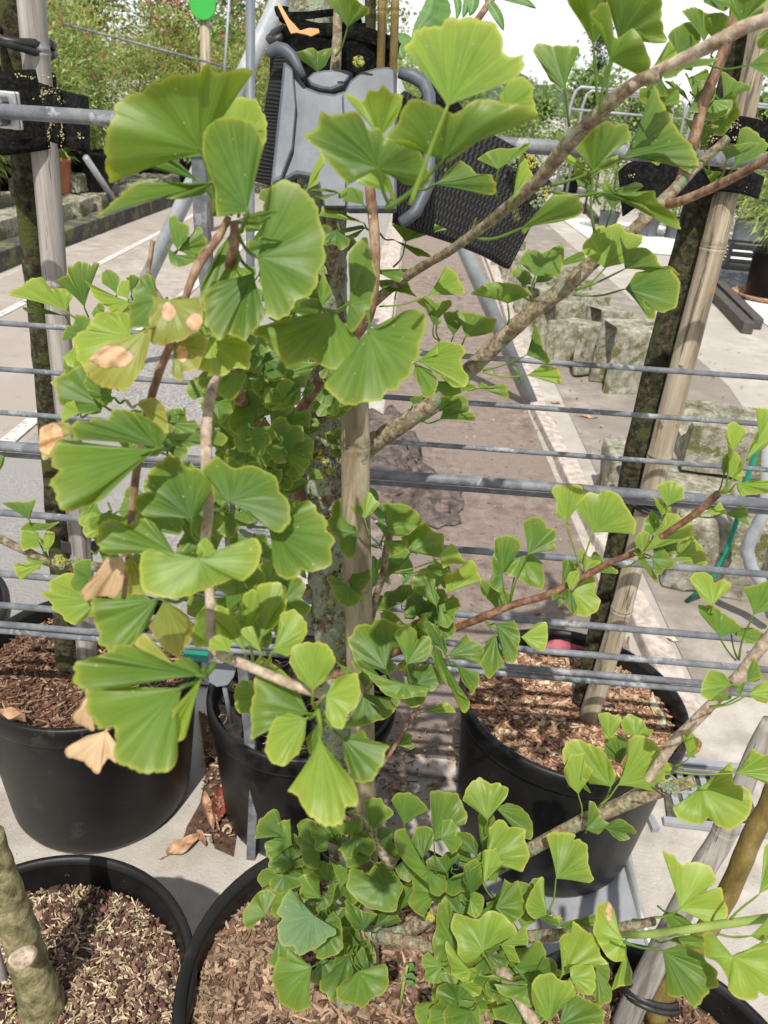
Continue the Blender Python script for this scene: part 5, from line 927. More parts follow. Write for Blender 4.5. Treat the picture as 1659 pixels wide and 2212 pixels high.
# --- leaves: tile | distance | kind | stalk joint | outer edge, corner to corner | > stalk foot.   Tiles are crops of the photo sheet.
LEAVES = """
# top left group
00 .46 u | 1310,990 715,1185 668,1000 700,850 745,735 722,690 900,590 1080,498 1180,478 1290,482 1310,425 1345,410 1390,465 1500,455 1662,443 > 1390,1400
D .42 g | 535,458 468,470 462,400 441,345 438,290 448,264 475,254 530,253 556,280 570,310 562,345 548,400 > 520,500
D .455 y | 505,320 458,262 478,232 500,214 545,211 566,236 577,270 575,300 560,330 > 515,470
D .50 g | 433,393 281,353 296,349 312,344 330,326 347,309 358,335 > 500,455
D .52 g | 445,338 367,345 376,326 386,311 402,312 420,318 > 498,460
D .44 e | 465,395 410,399 352,392 310,393 280,403 250,430 208,468 228,456 262,448 300,440 345,428 395,430 440,420 > 500,462
D .43 g | 597,457 562,455 530,466 520,462 540,470 575,468 590,468 > 505,480
D .445 g | 556,556 572,440 585,400 620,391 660,408 684,448 697,490 703,535 700,562 690,592 672,640 640,646 628,680 600,690 575,682 > 510,500
D .47 d | 548,588 455,610 440,650 442,690 448,716 476,734 497,722 525,736 555,707 576,680 > 506,520
D .49 d | 500,500 520,560 505,605 470,640 445,650 430,640 445,590 470,540 > 500,480
10 .75 y | 430,692 25,583 100,548 200,483 280,474 325,545 400,540 450,546 482,576 > 575,792
10 .76 g | 425,722 115,606 180,640 280,690 250,694 180,700 140,660 > 510,826
10 .75 u | 548,670 368,495 400,470 438,440 440,408 510,370 560,370 592,400 610,370 646,380 606,470 > 565,760
10 .66 y | 850,632 548,490 578,540 620,610 690,662 720,696 800,700 848,680
10 .68 g | 755,578 655,505 662,442 705,421 750,440 782,476
10 .665 y | 832,612 750,585 780,500 835,490 843,560
10 .69 g | 850,585 818,475 850,453 900,468 895,512
10 .70 d | 620,760 590,700 640,640 680,660 670,720
10 .60 g | 1150,292 1108,235 1095,78 1140,72 1160,110 1222,130 1228,180 1202,236 > 1080,285
10 .605 d | 1152,296 1204,215 1242,195 1280,138 1312,146 1316,200 1342,240 1282,340 1232,335 > 1080,285
10 .595 g | 1125,320 1088,300 1094,340 1110,390 1160,408 1230,386 1272,350 1282,322 > 1080,285
10 .50 d | 1022,612 1005,485 962,448 906,468 900,510 860,550 868,610 838,660 835,720 840,792 880,802 960,792
10 .45 s | 1110,618 985,590 992,640 966,760 962,860 1000,902 1060,922 1110,890 1200,872 1262,830 1312,760 1312,650 1290,598 > 1245,475 *1095,695,48,60 1262,760,52,60
10 .50 y | 850,852 832,702 760,702 682,688 622,720 580,770 585,810 512,822 468,890 490,932 500,1010 545,1062 565,1095 > 1000,700
10 .44 s | 962,800 720,885 600,970 542,1052 570,1112 650,1172 730,1197 800,1217 885,1120 945,1000 970,885 > 1050,690 *720,985,140,75
10 .465 s | 1120,900 1110,1100 1150,1140 1190,1132 1188,1082 1282,1062 1332,960 1342,880 1302,828 1242,848 > 1090,840 *1180,965,46,50
10 .50 y | 1352,862 1278,1070 1362,1092 1450,1112 1522,1062 1592,1062 1622,990 1627,920 1602,880 1502,850 > 1300,760
10 .58 d | 1562,1082 1253,1120 1302,1182 1372,1202 1432,1242 1502,1272 1562,1202 1602,1100 > 1700,1000
D .55 g | 222,876 187,786 152,800 122,818 119,845 130,872 160,892 200,895 218,892 > 300,900
10 .53 g | 742,1252 560,1088 543,1150 580,1232 650,1282 722,1282
20 .54 y | 520,25 392,95 398,40 420,-30 480,-60
20 .43 d | 1030,252 470,200 460,120 500,68 560,80 622,53 690,70 722,8 800,0 872,20 952,52 1022,100 1062,142 1072,195 > 1090,200
20 .428 g | 1030,252 470,202 390,198 343,240 325,332 372,402 318,490 366,562 395,657 452,666 552,622 652,602 678,522 735,425 820,345 920,292 > 1090,200
R3 .46 o | 592,642 605,622 650,612 692,626 716,670 727,762 690,772
D .46 o | 152,937 150,915 122,912 100,918 85,930 83,965 95,992 110,987 *95,940,40,40
20 .50 e | 1072,190 1092,150 1180,158 1250,148 1330,140 1422,140 1474,190 1440,237 1340,226 1202,247 1110,236 > 1040,200
20 .44 g | 1242,712 1000,702 930,692 880,642 874,570 920,538 990,540 945,490 960,430 1012,350 1090,298 1172,320 1210,372 1262,380 1312,400 1362,440 1384,520 1332,602 1282,680 > 1292,865
20 .445 g | 1480,602 1382,572 1372,470 1308,385 1400,308 1450,345 1530,376 1622,366 1702,390 1792,440 1817,500 1817,540 1867,590 1877,680 1872,740 1807,802 1722,762 1622,662 > 1400,650
21 .46 g | 80,772 212,662 240,640 290,600 350,598 390,620 402,670 442,700 467,750 470,800 514,842 490,900 492,990 442,1032 372,1062 285,1030 290,1062 222,1113 150,1082 110,1002 108,900 > -240,665
20 .44 d | 1142,942 700,946 640,902 623,840 640,760 700,708 760,720 830,757 880,708 950,710 1012,750 1072,832 > 1330,850
D .40 y | 428,1206 366,1198 335,1184 307,1194 300,1220 302,1250 315,1279 350,1292 410,1287 470,1263 505,1251 522,1256 540,1240 563,1215 568,1190 551,1163 521,1168 490,1185 460,1202 > 444,1170
D .41 y | 446,1207 424,1196 430,1170 447,1163 472,1196 > 444,1175
20 .46 b | 790,950 690,962 622,1060 518,1192 560,1242 640,1216 722,1216 770,1202 802,1100 805,990
20 .465 o | 842,952 800,1000 832,1100 832,1192 902,1197 952,1190 882,1002
D .60 y | 215,1297 186,1263 160,1240 131,1240 108,1257 107,1275 89,1279 107,1296 112,1316 132,1326 138,1341 165,1349 185,1336 204,1331 > 235,1230
D .43 g | 345,1291 204,1291 197,1305 200,1331 212,1366 215,1391 236,1407 265,1401 290,1391 312,1360 330,1330 > 400,1290
D .47 o | 355,1293 320,1352 335,1379 360,1407 385,1419 400,1397 413,1387 415,1346 392,1318 > 375,1240
D .50 d | 538,1278 475,1290 440,1310 420,1342 413,1386 440,1400 470,1381 490,1340 522,1312 > 560,1330
D .46 y | 530,1408 480,1371 459,1331 467,1307 492,1315 516,1350 527,1378 > 548,1440
D .47 y | 531,1372 522,1322 525,1286 550,1274 574,1296 560,1332 > 545,1430
D .46 y | 562,1382 567,1326 580,1300 554,1272 580,1255 611,1260 621,1290 616,1321 596,1352 > 550,1435
D .45 y | 588,1408 604,1386 615,1356 605,1326 635,1317 661,1346 663,1371 641,1402 620,1418 > 556,1436
D .44 y | 496,1408 451,1406 455,1381 475,1370 502,1386 > 485,1425
D .45 y | 566,1412 525,1385 522,1362 545,1352 560,1385 > 552,1440
D .43 y | 676,1492 645,1467 624,1426 630,1401 650,1390 685,1385 716,1401 724,1431 702,1472 > 682,1530
D .43 y | 704,1502 720,1471 735,1461 772,1455 779,1486 771,1521 751,1547 740,1573 718,1571 704,1546 > 684,1525
D .46 g | 668,1542 640,1474 605,1445 570,1422 555,1450 546,1500 541,1555 543,1598 578,1575 620,1556 > 688,1520
D .43 y | 664,1551 625,1540 595,1552 578,1590 571,1621 590,1648 615,1654 645,1627 659,1592 > 690,1530
D .60 g | 553,1502 545,1470 520,1470 504,1501 514,1538 540,1543
31 .45 g | 558,802 695,750 730,810 865,858 840,902 832,962 790,1012 760,1072 690,1104 638,1080 572,945 > 420,640
31 .42 y | 412,800 335,1045 300,1082 208,1140 270,1192 320,1272 372,1342 460,1372 562,1352 592,1252 652,1250 654,1130 602,1048 502,925 > 400,620
31 .455 g | 400,700 330,800 335,880 392,930 430,860
31 .80 g | 842,362 700,350 640,310 605,200 598,150 670,70 742,64 790,28 872,44 942,80 922,140 872,230 862,300 > 950,455
31 .78 g | 960,452 640,332 690,352 760,442 832,517 922,557 1002,542 1092,532 1112,480 1052,470 > 990,470
31 .785 g | 872,470 622,342 624,310 690,283 735,342 772,402 842,398 > 950,470
31 .78 g | 975,330 950,222 898,150 920,100 990,73 1042,110 1047,170 1092,138 1132,160 1132,220 1122,282 1082,312 1022,312 > 1020,450
31 .80 d | 1050,452 1045,400 1008,308 1062,332 1150,332 1202,382 1212,430 1152,502 1092,502 > 1010,470
31 .81 g | 965,450 955,400 990,420 1020,480 1110,490 1080,590 1010,610 950,560 > 980,470
31 .86 g | 1232,262 1092,132 1043,60 1092,-2 1122,50 1182,90 1222,170 1242,232
31 .80 e | 1150,200 1135,262 1180,372 1212,432 1272,492 1302,582 1342,642 1382,602 1382,560 1302,512 1282,420 1232,352 1202,240
31 .82 g | 1235,272 1290,232 1370,120 1392,170 1442,185 1474,230 1467,290 1442,327 1392,292 1312,272 > 1200,200
31 .80 g | 1290,320 1352,372 1442,385 1442,450 1412,522 1382,492 1332,432 > 1220,250
31 .82 d | 1555,130 1500,172 1450,292 1460,352 1512,417 1562,372 1602,332 1592,272 1572,202 > 1490,50
R6 .83 g | 482,480 495,545 510,602 530,652 572,642 582,580 587,520 562,468 > 440,475
R6 .83 y | 590,540 642,512 662,478 702,478 707,530 692,602 652,592 622,572 > 445,475
21 .85 g | 848,772 828,650 800,602 882,608 962,618 1022,650 1078,710 1052,762 992,812 902,822 850,788 > 812,880
21 .85 y | 705,712 640,662 588,590 620,548 690,528 752,550 772,590 802,610 772,652 740,682 > 800,880
21 .86 g | 650,800 652,700 602,640 560,568 510,590 490,640 495,690 468,720 480,792 530,832 540,912 602,964 642,952 640,872 > 792,900
21 .84 g | 812,850 880,850 972,850 988,880 942,932 882,947 > 815,905
21 .86 g | 1000,932 940,832 990,798 1042,750 1102,738 1162,790 1212,810 1217,872 1212,940 1172,962 1102,912 > 890,1050
21 .83 y | 1190,970 1180,960 1215,915 1270,868 1312,910 1332,960 1362,1002 1272,1002 1212,1032 > 900,1055
21 .84 d | 1090,1040 1160,960 1202,1010 1282,1062 1180,1082 1112,1062 > 900,1060
21 .86 y | 1240,1192 1213,1090 1302,1040 1372,978 1422,1000 1442,1060 1469,1102 1402,1132 1322,1162 > 1222,1240
21 .84 g | 1172,1282 1062,1190 1013,1170 1013,1100 1080,1043 1162,1080 1157,1150 1192,1222 > 1180,1330
21 .88 g | 600,1112 652,1050 660,988 722,1010 752,1080 722,1140 682,1182 625,1192 608,1152 > 540,1125
21 .87 g | 608,1150 512,1085 458,1090 478,1150 530,1242 590,1282 652,1262 704,1202 652,1188 > 560,1120
21 .90 d | 550,262 500,192 480,138 448,160 490,252 505,307 552,312 592,290 587,267 > 545,200
21 .89 d | 557,262 515,180 502,148 552,128 602,160 652,210 678,272 667,332 632,347 592,302 > 545,200
21 .90 d | 240,212 238,140 260,78 330,75 382,58 424,110 402,140 332,140 282,172
21 .89 d | 338,462 355,380 402,390 434,452 392,440
21 .89 d | 230,302 250,268 222,380 250,412 302,402 314,370 272,340
21 .76 d | 100,312 -20,232 -10,140 60,130 150,128 192,200 208,272 192,332
21 .79 d | 232,262 232,310 216,380 160,412 100,372 33,360 90,338 152,312
21 .80 d | 130,22 148,80 162,162 207,140 192,60
R6 .88 g | 510,272 560,202 592,150 577,113 532,95 483,108 478,165 463,215 470,260 452,310 490,345 514,337 > 545,405
R6 .88 g | 620,187 618,130 603,40 650,18 692,40 702,70 742,70 747,110 732,135 750,160 690,172 > 545,395
R6 .90 g | 592,192 642,180 682,220 692,260 687,332 642,322 570,282 513,260 540,210 > 545,400
R6 .92 d | 480,412 420,352 418,293 470,310 542,352 562,402 > 540,400
22 .85 y | 350,747 280,672 290,600 258,540 285,488 380,488 452,500 488,550 442,602 392,642 362,712 > 455,1060
22 .855 d | 352,745 283,672 330,715 396,758 > 455,1060
22 .85 y | 525,802 470,692 408,640 490,543 560,545 602,515 662,540 722,590 772,672 804,752 794,814 742,792 642,792 > 465,1062
22 .80 y | 1005,632 975,592 938,500 1010,468 1072,475 1114,520 1114,580 1052,602 > 985,740
22 .80 y | 970,692 932,622 922,575 982,600 972,640 1025,630 1028,660 > 965,740
22 .83 g | 962,762 910,822 853,790 860,730 902,663 952,690 > 965,745
22 .78 y | 850,932 972,782 1002,740 998,680 1062,678 1142,720 1174,782 1162,822 1112,852 1062,832 962,852 > 790,930
22 .80 y | 1050,982 1080,872 1170,808 1202,870 1232,890 1264,970 1242,1014 1152,1002 > 830,925
22 .79 g | 900,962 962,878 1012,940 1057,992 1032,1032 992,1032 972,1072 930,1072 920,1002 > 830,930
22 .81 g | 880,905 960,835 1065,842 1062,930 1010,940 950,905 > 830,930
22 .79 y | 845,932 810,892 792,840 850,788 898,810 882,872 > 800,900
22 .79 d | 810,980 840,918 880,990 922,1052 954,1134 915,1102 868,1042 > 690,1022
22 .70 y | 1430,272 1400,232 1383,170 1400,100 1450,83 1514,130 1502,180 1462,232 > 1405,440
22 .70 y | 1400,432 1398,230 1440,270 1472,290 1494,400 1487,472 1452,452 1422,422 > 1340,540
22 .72 g | 1370,432 1353,380 1370,310 1402,288 1412,382 > 1335,540
22 .68 y | 1600,182 1590,92 1583,0 1632,-12 1662,20 1662,80 1627,112 > 1520,330
22 .68 y | 1510,332 1540,252 1580,170 1652,88 1702,120 1692,202 1622,262 1562,292 > 1360,545
22 .68 y | 1452,482 1460,522 1490,564 1562,552 1652,547 1724,532 1724,472 1622,458 1542,463 > 1370,540
22 .72 y | 1230,680 1330,650 1340,603 1372,630 1392,682 > 1180,690
22 .72 g | 1370,676 1440,660 1512,623 1532,700 1544,758 1472,712 > 1180,690
22 .88 g | 320,1142 333,1060 328,985 380,978 432,1000 422,1052 > 310,1150
22 .87 y | 470,1042 435,962 432,910 450,902 490,965 572,985 562,1022 > 455,1062
22 .89 g | 490,1062 500,982 530,923 572,950 612,1000 688,1040 682,1067 602,1062 > 460,1065
22 .84 y | 370,1172 353,1110 370,1058 422,1050 444,1090 422,1132 > 330,1220
22 .86 y | 385,1182 440,1112 520,1083 552,1150 537,1190 574,1240 552,1302 482,1342 420,1332 425,1282 > 300,1225
22 .845 g | 370,1152 300,1212 402,1232 424,1292 402,1332 340,1262 > 280,1230
22 .84 g | 302,1222 260,1242 258,1200 290,1188 332,1240 302,1287
22 .75 y | 1302,1274 1230,1232 1158,1110 1180,1058 1230,1053 1292,1080 1312,1120 1372,1103 1424,1145 1382,1192 1332,1222 > 1320,1330
32 .75 g | 1345,152 1280,72 1218,0 1203,-60 1260,-62 1302,-50 1372,0 1442,40 1502,102 1422,112 > 1450,300
22 .74 g | 1565,1332 1540,1242 1503,1155 1602,1130 1692,1098 1724,1200 1702,1302 > 1470,1625
32 .78 g | 1420,120 1440,110 1532,88 1612,110 1634,150 1572,192 1512,192 > 1462,290
32 .72 y | 1422,462 1402,422 1350,373 1280,363 1255,412 1218,490 1228,532 1292,557 1315,515 > 1640,395
32 .722 g | 1285,557 1340,567 1402,560 1424,535 1330,512 > 1300,520
32 .74 d | 1520,442 1523,360 1570,288 1602,340 1612,422 1572,442 > 1430,470
32 .70 y | 1530,522 1562,482 1622,440 1702,430 1702,522 1652,582 1582,562 > 1280,610
32 .70 g | 1480,530 1452,505 1470,465 1510,440 1500,490 > 1290,600
32 .95 y | 625,812 590,792 583,740 558,650 620,638 662,655 692,643 714,700 682,752 652,797 > 700,960
32 .95 y | 802,802 730,772 708,710 752,648 802,660 852,690 872,740 914,757 892,797 > 745,1000
32 .955 g | 702,972 612,932 598,860 610,810 682,783 752,820 752,892 722,932 > 730,1020
32 .92 y | 640,1122 502,1102 460,1002 338,980 323,900 353,840 425,810 502,840 587,882 632,952 692,1062 > 560,1250
32 .90 y | 430,1172 368,1112 333,1030 350,980 390,908 467,898 472,960 524,1022 502,1072 452,1062 > 450,1320
32 .91 d | 445,1100 445,1050 512,1160 470,1140 > 455,1240
32 .88 y | 685,1112 720,1042 752,920 755,822 820,773 872,800 952,862 987,900 980,952 1044,980 1037,1032 982,1052 1002,1122 972,1162 902,1147 832,1102 762,1112 > 570,1240
32 .85 v | 1140,942 1120,852 1108,775 1162,768 1192,800 1234,830 1217,892 1172,917 > 1050,985 *1225,850,30,50
32 .80 y | 1222,1122 1182,1212 1045,1252 1090,1332 1225,1376 1272,1322 1330,1372 1420,1391 1512,1338 1557,1254 1567,1170 1502,1118 1430,1100 1432,1000 1410,963 1380,1010 1325,1080 > 1020,1040
32 .72 y | 1450,1032 1540,962 1555,868 1622,910 1722,920 1722,1102 1652,1102 1562,1052 > 1050,1022
42 .88 g | 480,72 520,95 560,102 612,60 632,30 580,0 540,-100 500,-115 493,-40 > 470,90
42 .88 g | 600,62 640,20 702,0 762,40 804,80 792,102 740,95 772,132 702,147 650,112 > 470,60
D 1.0 g | 619,1810 588,1807 551,1812 553,1794 560,1772 582,1751 599,1750 605,1763 605,1784 > 640,1840
41 1.0 g | 225,287 158,202 163,150 200,108 250,95 282,160 302,232 > 290,330
41 1.0 g | 237,282 160,217 120,170 76,185 66,235 90,267 73,310 120,352 185,347 227,302 > 290,330
41 1.0 g | 237,282 282,258 314,280 302,312 250,322
41 .98 g | 417,212 402,112 395,20 330,3 265,35 275,92 258,150 290,192 290,232 310,302 382,332 412,322 412,252 > 600,330
41 1.02 d | 555,192 480,122 410,132 398,60 405,20 470,10 532,40 562,102 > 600,330
41 .98 g | 690,-12 515,38 550,102 620,107 667,72 682,0 642,-52 580,-42 > 740,120
D .95 g | 801,1799 797,1772 789,1748 787,1731 811,1721 823,1724 832,1741 846,1748 849,1760 830,1777 808,1790 > 797,1840
31 .95 g | 960,1372 920,1292 877,1210 910,1168 1002,1158 1052,1190 1092,1240 1118,1272 1052,1302 992,1342 > 975,1420
R8 .93 g | 215,312 205,222 198,110 230,98 262,105 322,110 342,160 357,200 352,242 322,240 312,292 282,317 > 225,462
31 .95 y | 1500,1342 1440,1262 1342,1210 1370,1108 1450,1063 1512,1100 1582,1093 1634,1130 1622,1190 1572,1252 > 1510,1420
R8 .97 g | 480,172 532,150 592,168 627,205 643,260 637,312 592,302 540,232 > 455,240
R8 1.0 d | 425,372 413,290 408,200 460,188 482,230 462,302 > 430,450
R8 .85 y | 430,402 460,312 453,260 500,222 545,250 607,265 612,310 628,380 602,447 540,432 480,422 > 300,470
R8 .83 y | 430,502 423,400 430,358 500,343 532,380 522,412 460,432 > 470,560
R8 .93 g | 405,382 292,342 288,300 330,273 382,290 407,332 > 330,385
41 .85 g | 1122,345 1002,130 960,53 893,85 910,202 980,302 1042,362 1112,422 1130,482 1187,504 1244,452 1234,400 1182,365
41 .88 g | 1080,262 1030,212 1008,150 1042,58 1102,48 1142,70 1147,152 1112,222 > 1160,360
41 .95 g | 742,272 762,160 702,130 620,108 590,160 552,212 582,272 590,312 642,327 682,292 > 890,332
41 .90 g | 822,432 730,392 692,340 612,328 600,392 583,432 622,502 702,572 802,597 904,604 922,532 954,470 947,420 912,403 862,440 > 890,345
41 .95 d | 590,322 540,312 488,288 520,372 560,432 602,402
41 .93 g | 422,522 405,442 410,372 360,348 278,385 290,432 285,492 315,522 362,512 > 500,640
41 .92 g | 440,502 470,472 502,403 512,482 482,562 402,602 388,572 430,532
41 .98 g | 302,562 252,442 240,360 180,353 93,400 95,472 108,522 95,592 132,652 > 380,640
41 1.0 g | 112,542 90,472 50,502 17,545 30,602 60,614 97,582
41 .85 w | 380,632 292,592 252,492 220,457 170,530 128,612 165,652 138,700 150,782 180,834 240,832 280,888 342,862 392,842 452,802 462,772 514,752 512,712 432,690 > 410,590
41 .88 g | 430,682 500,600 547,662 564,762 562,842 502,892 440,914 388,902 400,842 > 470,640
41 .88 g | 362,962 290,902 205,840 202,903 143,905 103,1052 130,1122 145,1197 215,1222 280,1254 352,1222 332,1132 312,1032 > 440,880
41 .90 g | 602,882 510,902 480,1022 413,1052 420,1112 490,1184 522,1152 540,1082 602,1042 632,982 > 610,820
41 .86 g | 665,987 622,1020 580,1062 518,1102 518,1162 560,1192 642,1202 702,1232 762,1162 822,1132 868,1062 852,972 822,938 762,972 > 610,880
41 .93 g | 702,992 640,942 640,892 690,838 722,902 730,982
41 .95 d | 700,722 640,722 588,640 578,530 632,560 702,602 784,620 762,662
41 .97 d | 820,432 720,382 758,310 822,288 892,340 932,392 902,432
41 .93 d | 960,262 897,320 930,382 992,414 1034,370 1002,282 930,202
41 .95 g | 1020,422 1008,530 1030,584 1112,584 1164,522 1122,452
41 1.0 d | 900,622 920,522 958,430 1034,420 1012,542
41 .97 d | 768,702 800,622 882,600 944,660 882,692
41 .84 g | 1390,492 1338,400 1350,310 1412,263 1462,300 1474,402 1432,462 > 1400,570
41 .84 y | 1385,532 1400,463 1472,502 1472,582 1432,644 1368,612
41 .85 g | 1277,802 1272,602 1240,523 1180,553 1165,702 1143,802 1160,922 1252,1004 1272,932 > 1340,990
41 .78 y | 1470,862 1425,868 1427,922 1360,934 1308,882 1300,802 1263,710 1285,618 1342,630 1442,650 1492,600 1562,603 1640,662 1692,742 1562,812 > 1540,995
41 .80 y | 1392,992 1302,872 1240,798 1223,840 1250,932 1270,1012 1332,1054 1377,1057 > 1530,1000
41 .85 d | 1245,1162 1180,1192 1060,1197 1028,1230 1050,1342 1152,1404 1302,1404 1472,1402 1452,1262 1422,1182 1332,1188 > 1130,880
R8 .75 g | 642,942 438,902 480,893 540,930 622,918 642,1032 562,1002 500,972 470,932 > 560,850
R8 .80 g | 592,1002 470,968 510,1002 582,1062 592,1110 490,1092 468,1040
R8 .82 y | 500,762 540,742 605,682 627,760 562,772 592,842 540,832
R8 .86 g | 590,902 560,842 600,822 667,747 692,800 722,852 764,882 702,902
42 .85 y | 230,622 210,502 207,388 180,388 140,450 108,500 83,570 110,622 150,652 190,642 > 235,600
42 .85 g | 160,642 230,622 302,662 314,702 250,692
42 .88 d | 330,722 308,682 370,660 430,650 544,623 532,722 442,702
42 .75 y | 320,1022 362,962 360,862 303,800 340,738 380,738 400,663 490,732 552,770 582,882 624,947 502,947 > 300,1060
42 .75 y | 722,792 692,692 662,592 620,538 550,558 545,662 523,740 570,822 622,902 672,927 737,912 742,832 *630,600,20,70
42 .80 y | 735,852 745,922 780,992 772,1082 702,1082 648,1114 670,1022 720,942
42 .72 y | 380,1032 373,970 420,948 520,953 542,1032 542,1092 512,1144 430,1132 > 310,1060
42 .70 y | 240,1328 150,1252 128,1150 128,1060 180,1013 262,1008 322,1050 382,1038 418,1110 392,1162 312,1202 272,1262
42 .74 g | 300,1342 328,1240 338,1170 430,1143 522,1190 604,1252 602,1302 562,1382 420,1392
42 .82 g | 10,972 60,900 165,783 217,860 232,930 292,970 334,992 302,1022 150,1062 > -60,930
42 .80 g | 150,1032 110,1052 122,1202 60,1217 -2,1162 -32,1052 60,1008
42 .80 g | 540,962 622,930 637,1002 622,1082 654,1102 632,1192 560,1224 530,1152
R8 .88 g | 480,602 520,478 545,500 582,488 602,560 614,592 592,642 550,674 500,642 > 640,560
42 .72 y | 1080,592 1075,500 1030,332 968,203 1040,230 1072,272 1110,312 1132,288 1202,288 1282,310 1334,402 1215,488 1352,443 1372,520 1397,592 1392,652 1282,682 1202,642 > 920,642
42 .75 g | 990,602 1000,642 1010,702 1102,722 1184,702 1122,642 1062,608
42 .68 g | 970,852 1022,962 1000,1052 1010,1132 1052,1162 1112,1160 1182,1229 1232,1182 1282,1132 1287,1102 1339,1082 1334,1002 1272,932 1232,882 1102,808 > 720,797
42 .73 g | 1010,792 1050,770 1202,748 1254,780 1242,852 1152,832
42 .62 y | 1430,892 1330,855 1322,770 1290,733 1238,755 1250,822 1240,892 1330,932 1402,1042 1400,1102 1442,1152 1502,1174 1592,1172 1602,1130 1662,1162 1724,1102 1724,820 1602,808 1502,868 > 1680,760
42 .65 y | 1600,492 1630,412 1628,260 1640,178 1702,148 1724,300 1724,432 > 1415,652
42 .65 y | 1540,762 1622,702 1702,598 1724,702 1724,792 1602,792 > 1330,747
42 .90 y | 285,392 270,272 222,108 270,78 330,90 412,110 395,142 442,128 487,170 492,272 512,332 528,392 492,418 420,402 340,375 > 235,612
42 .93 g | 175,650 130,650 80,580 85,480 130,400 190,380 210,420 208,560 235,640
# upper middle
01 .70 u | 592,182 510,62 438,-22 560,-62 642,-10 692,30 737,45 727,92 662,112 > 515,365
01 .75 u | 400,472 320,392 238,360 300,318 370,313 402,336 442,313 494,320 452,422 > 460,630
01 .38 y | 1240,692 1140,530 1040,420 948,300 995,268 1040,193 1205,163 1222,110 1325,127 1415,103 1492,142 1567,165 1597,272 1612,347 1670,375 1739,352 1732,435 1687,497 1550,572 > 1000,1330
R2 .42 y | 520,472 500,422 540,348 602,333 642,370 647,430 662,497 > 270,700
R2 .40 u | 255,692 110,607 14,607 8,590 60,523 100,433 142,428 227,453 300,492 382,438 452,430 532,443 592,453 662,502 562,552 452,592 342,642 > 10,905
01 .45 v | 800,902 660,722 568,610 622,618 692,650 732,588 792,590 822,553 872,590 912,600 948,630 932,722 882,812 > 900,1320
01 .43 u | 790,1092 590,1202 500,1092 400,972 310,882 365,848 430,726 475,745 562,730 652,728 692,770 727,837 792,828 842,897 922,900 1022,898 1062,982 1102,1082 1150,1152 1092,1207 962,1192 880,1132 > 870,1330
01 .48 v | 900,1262 700,1202 648,1182 690,1098 770,1078 842,1110 882,1202 > 860,1330
01 .55 y | 330,1232 352,1132 420,998 452,1050 412,1112 400,1192
01 .55 d | 542,1252 350,1232 430,1220 522,1240 442,1292 380,1272
01 .60 g | 702,1332 560,1302 543,1255 602,1208 692,1238
R2 .60 u | 215,797 280,732 330,693 372,720 402,750 472,758 482,837 430,842 330,817
R2 .62 g | 495,732 400,687 480,643 562,638 632,618 602,662 540,702 > 490,862
R2 .62 y | 555,862 568,772 595,658 627,720 652,792 612,822
R2 .62 d | 782,387 720,352 680,282 648,225 660,188 720,193 782,200 847,205 822,262 787,292 > 800,545
R2 .55 u | 905,202 860,102 788,0 850,-62 952,-62 962,20 942,142 > 922,482
R2 .50 u | 975,262 960,182 943,110 888,60 930,18 962,13 982,60 992,152 1012,165 1072,123 1112,160 1132,210 1154,282 1142,312 1092,322 > 938,492
R2 .55 u | 1010,172 985,82 958,-42 1082,-62 1192,-12 1202,60 1207,130 1219,182 1162,187 1102,132 > 960,480
R2 .50 v | 1160,292 1202,222 1230,178 1252,200 1267,240 1232,267 > 1100,330
R2 .52 e | 1192,312 1230,267 1302,240 1372,253 1444,250 1402,282 1312,292 1252,332 1212,342 > 1120,330
R2 .70 d | 1262,262 1223,152 1290,98 1342,103 1372,160 1342,242 > 1320,290
R2 .70 d | 1382,182 1283,45 1342,33 1402,60 1414,130 > 1400,230
R2 .68 u | 1440,192 1390,132 1383,70 1430,53 1494,70 1472,142 > 1420,250
R2 .65 u | 1545,102 1500,62 1488,0 1500,-42 1662,-42 1642,40 1612,112 > 1530,130
R2 .66 d | 1400,-10 1380,10 1440,40 1470,50 1500,20 1480,-40
R2 .75 d | 1465,437 1465,372 1458,308 1512,340 1589,377 1532,407 > 1380,502
R2 .75 g | 1380,532 1402,452 1450,428 1462,472 1514,490 1452,517
R2 .75 d | 1380,622 1330,572 1298,513 1360,530 1444,545 1402,592 > 1415,792
R2 .75 g | 1512,722 1515,640 1548,545 1622,580 1659,632 1612,682 > 1450,785
R2 .72 g | 1480,692 1453,640 1540,620 1622,615 1572,652 > 1425,790
R2 .75 d | 1415,800 1360,700 1400,735 1460,745 1440,760 1440,800 1380,795
R2 .65 d | 1570,282 1620,242 1662,218 1682,302 1662,342 > 1400,280
02 .70 d | 1720,140 1622,202 1580,260 1600,315 1680,300 1750,200
R2 .75 d | 1395,472 1363,402 1422,410 1402,442
R2 .78 d | 1345,442 1310,342 1392,298 1392,362 1352,402
R2 .78 d | 1320,442 1208,350 1245,352 1300,395
R2 .75 d | 1330,330 1400,300 1410,330 1375,375 1330,392
R2 .60 u | 905,742 860,682 828,640 880,580 952,523 1002,540 1042,528 1067,590 1052,612 1002,652 940,702 > 910,1005
R2 .55 g | 1032,682 1090,572 1142,480 1158,378 1192,400 1232,510 1292,590 1332,620 1359,724 1272,722 1172,690 > 722,802
R2 .64 y | 890,742 788,702 800,668 850,700
R2 .64 y | 925,745 920,710 960,690 1010,670 1000,720
R2 .62 d | 782,632 743,600 750,568 787,592
R2 .65 d | 910,842 838,800 823,733 872,740 902,792
R2 .62 g | 962,832 1000,832 1080,788 1124,802 1062,842
R2 .66 g | 985,905 940,840 965,830 1040,850 1010,880 > 960,980
R2 .55 u | 945,832 953,768 1002,832 1082,848 1162,823 1192,880 1252,920 1284,990 1202,962 1132,892 1062,850 > 727,827
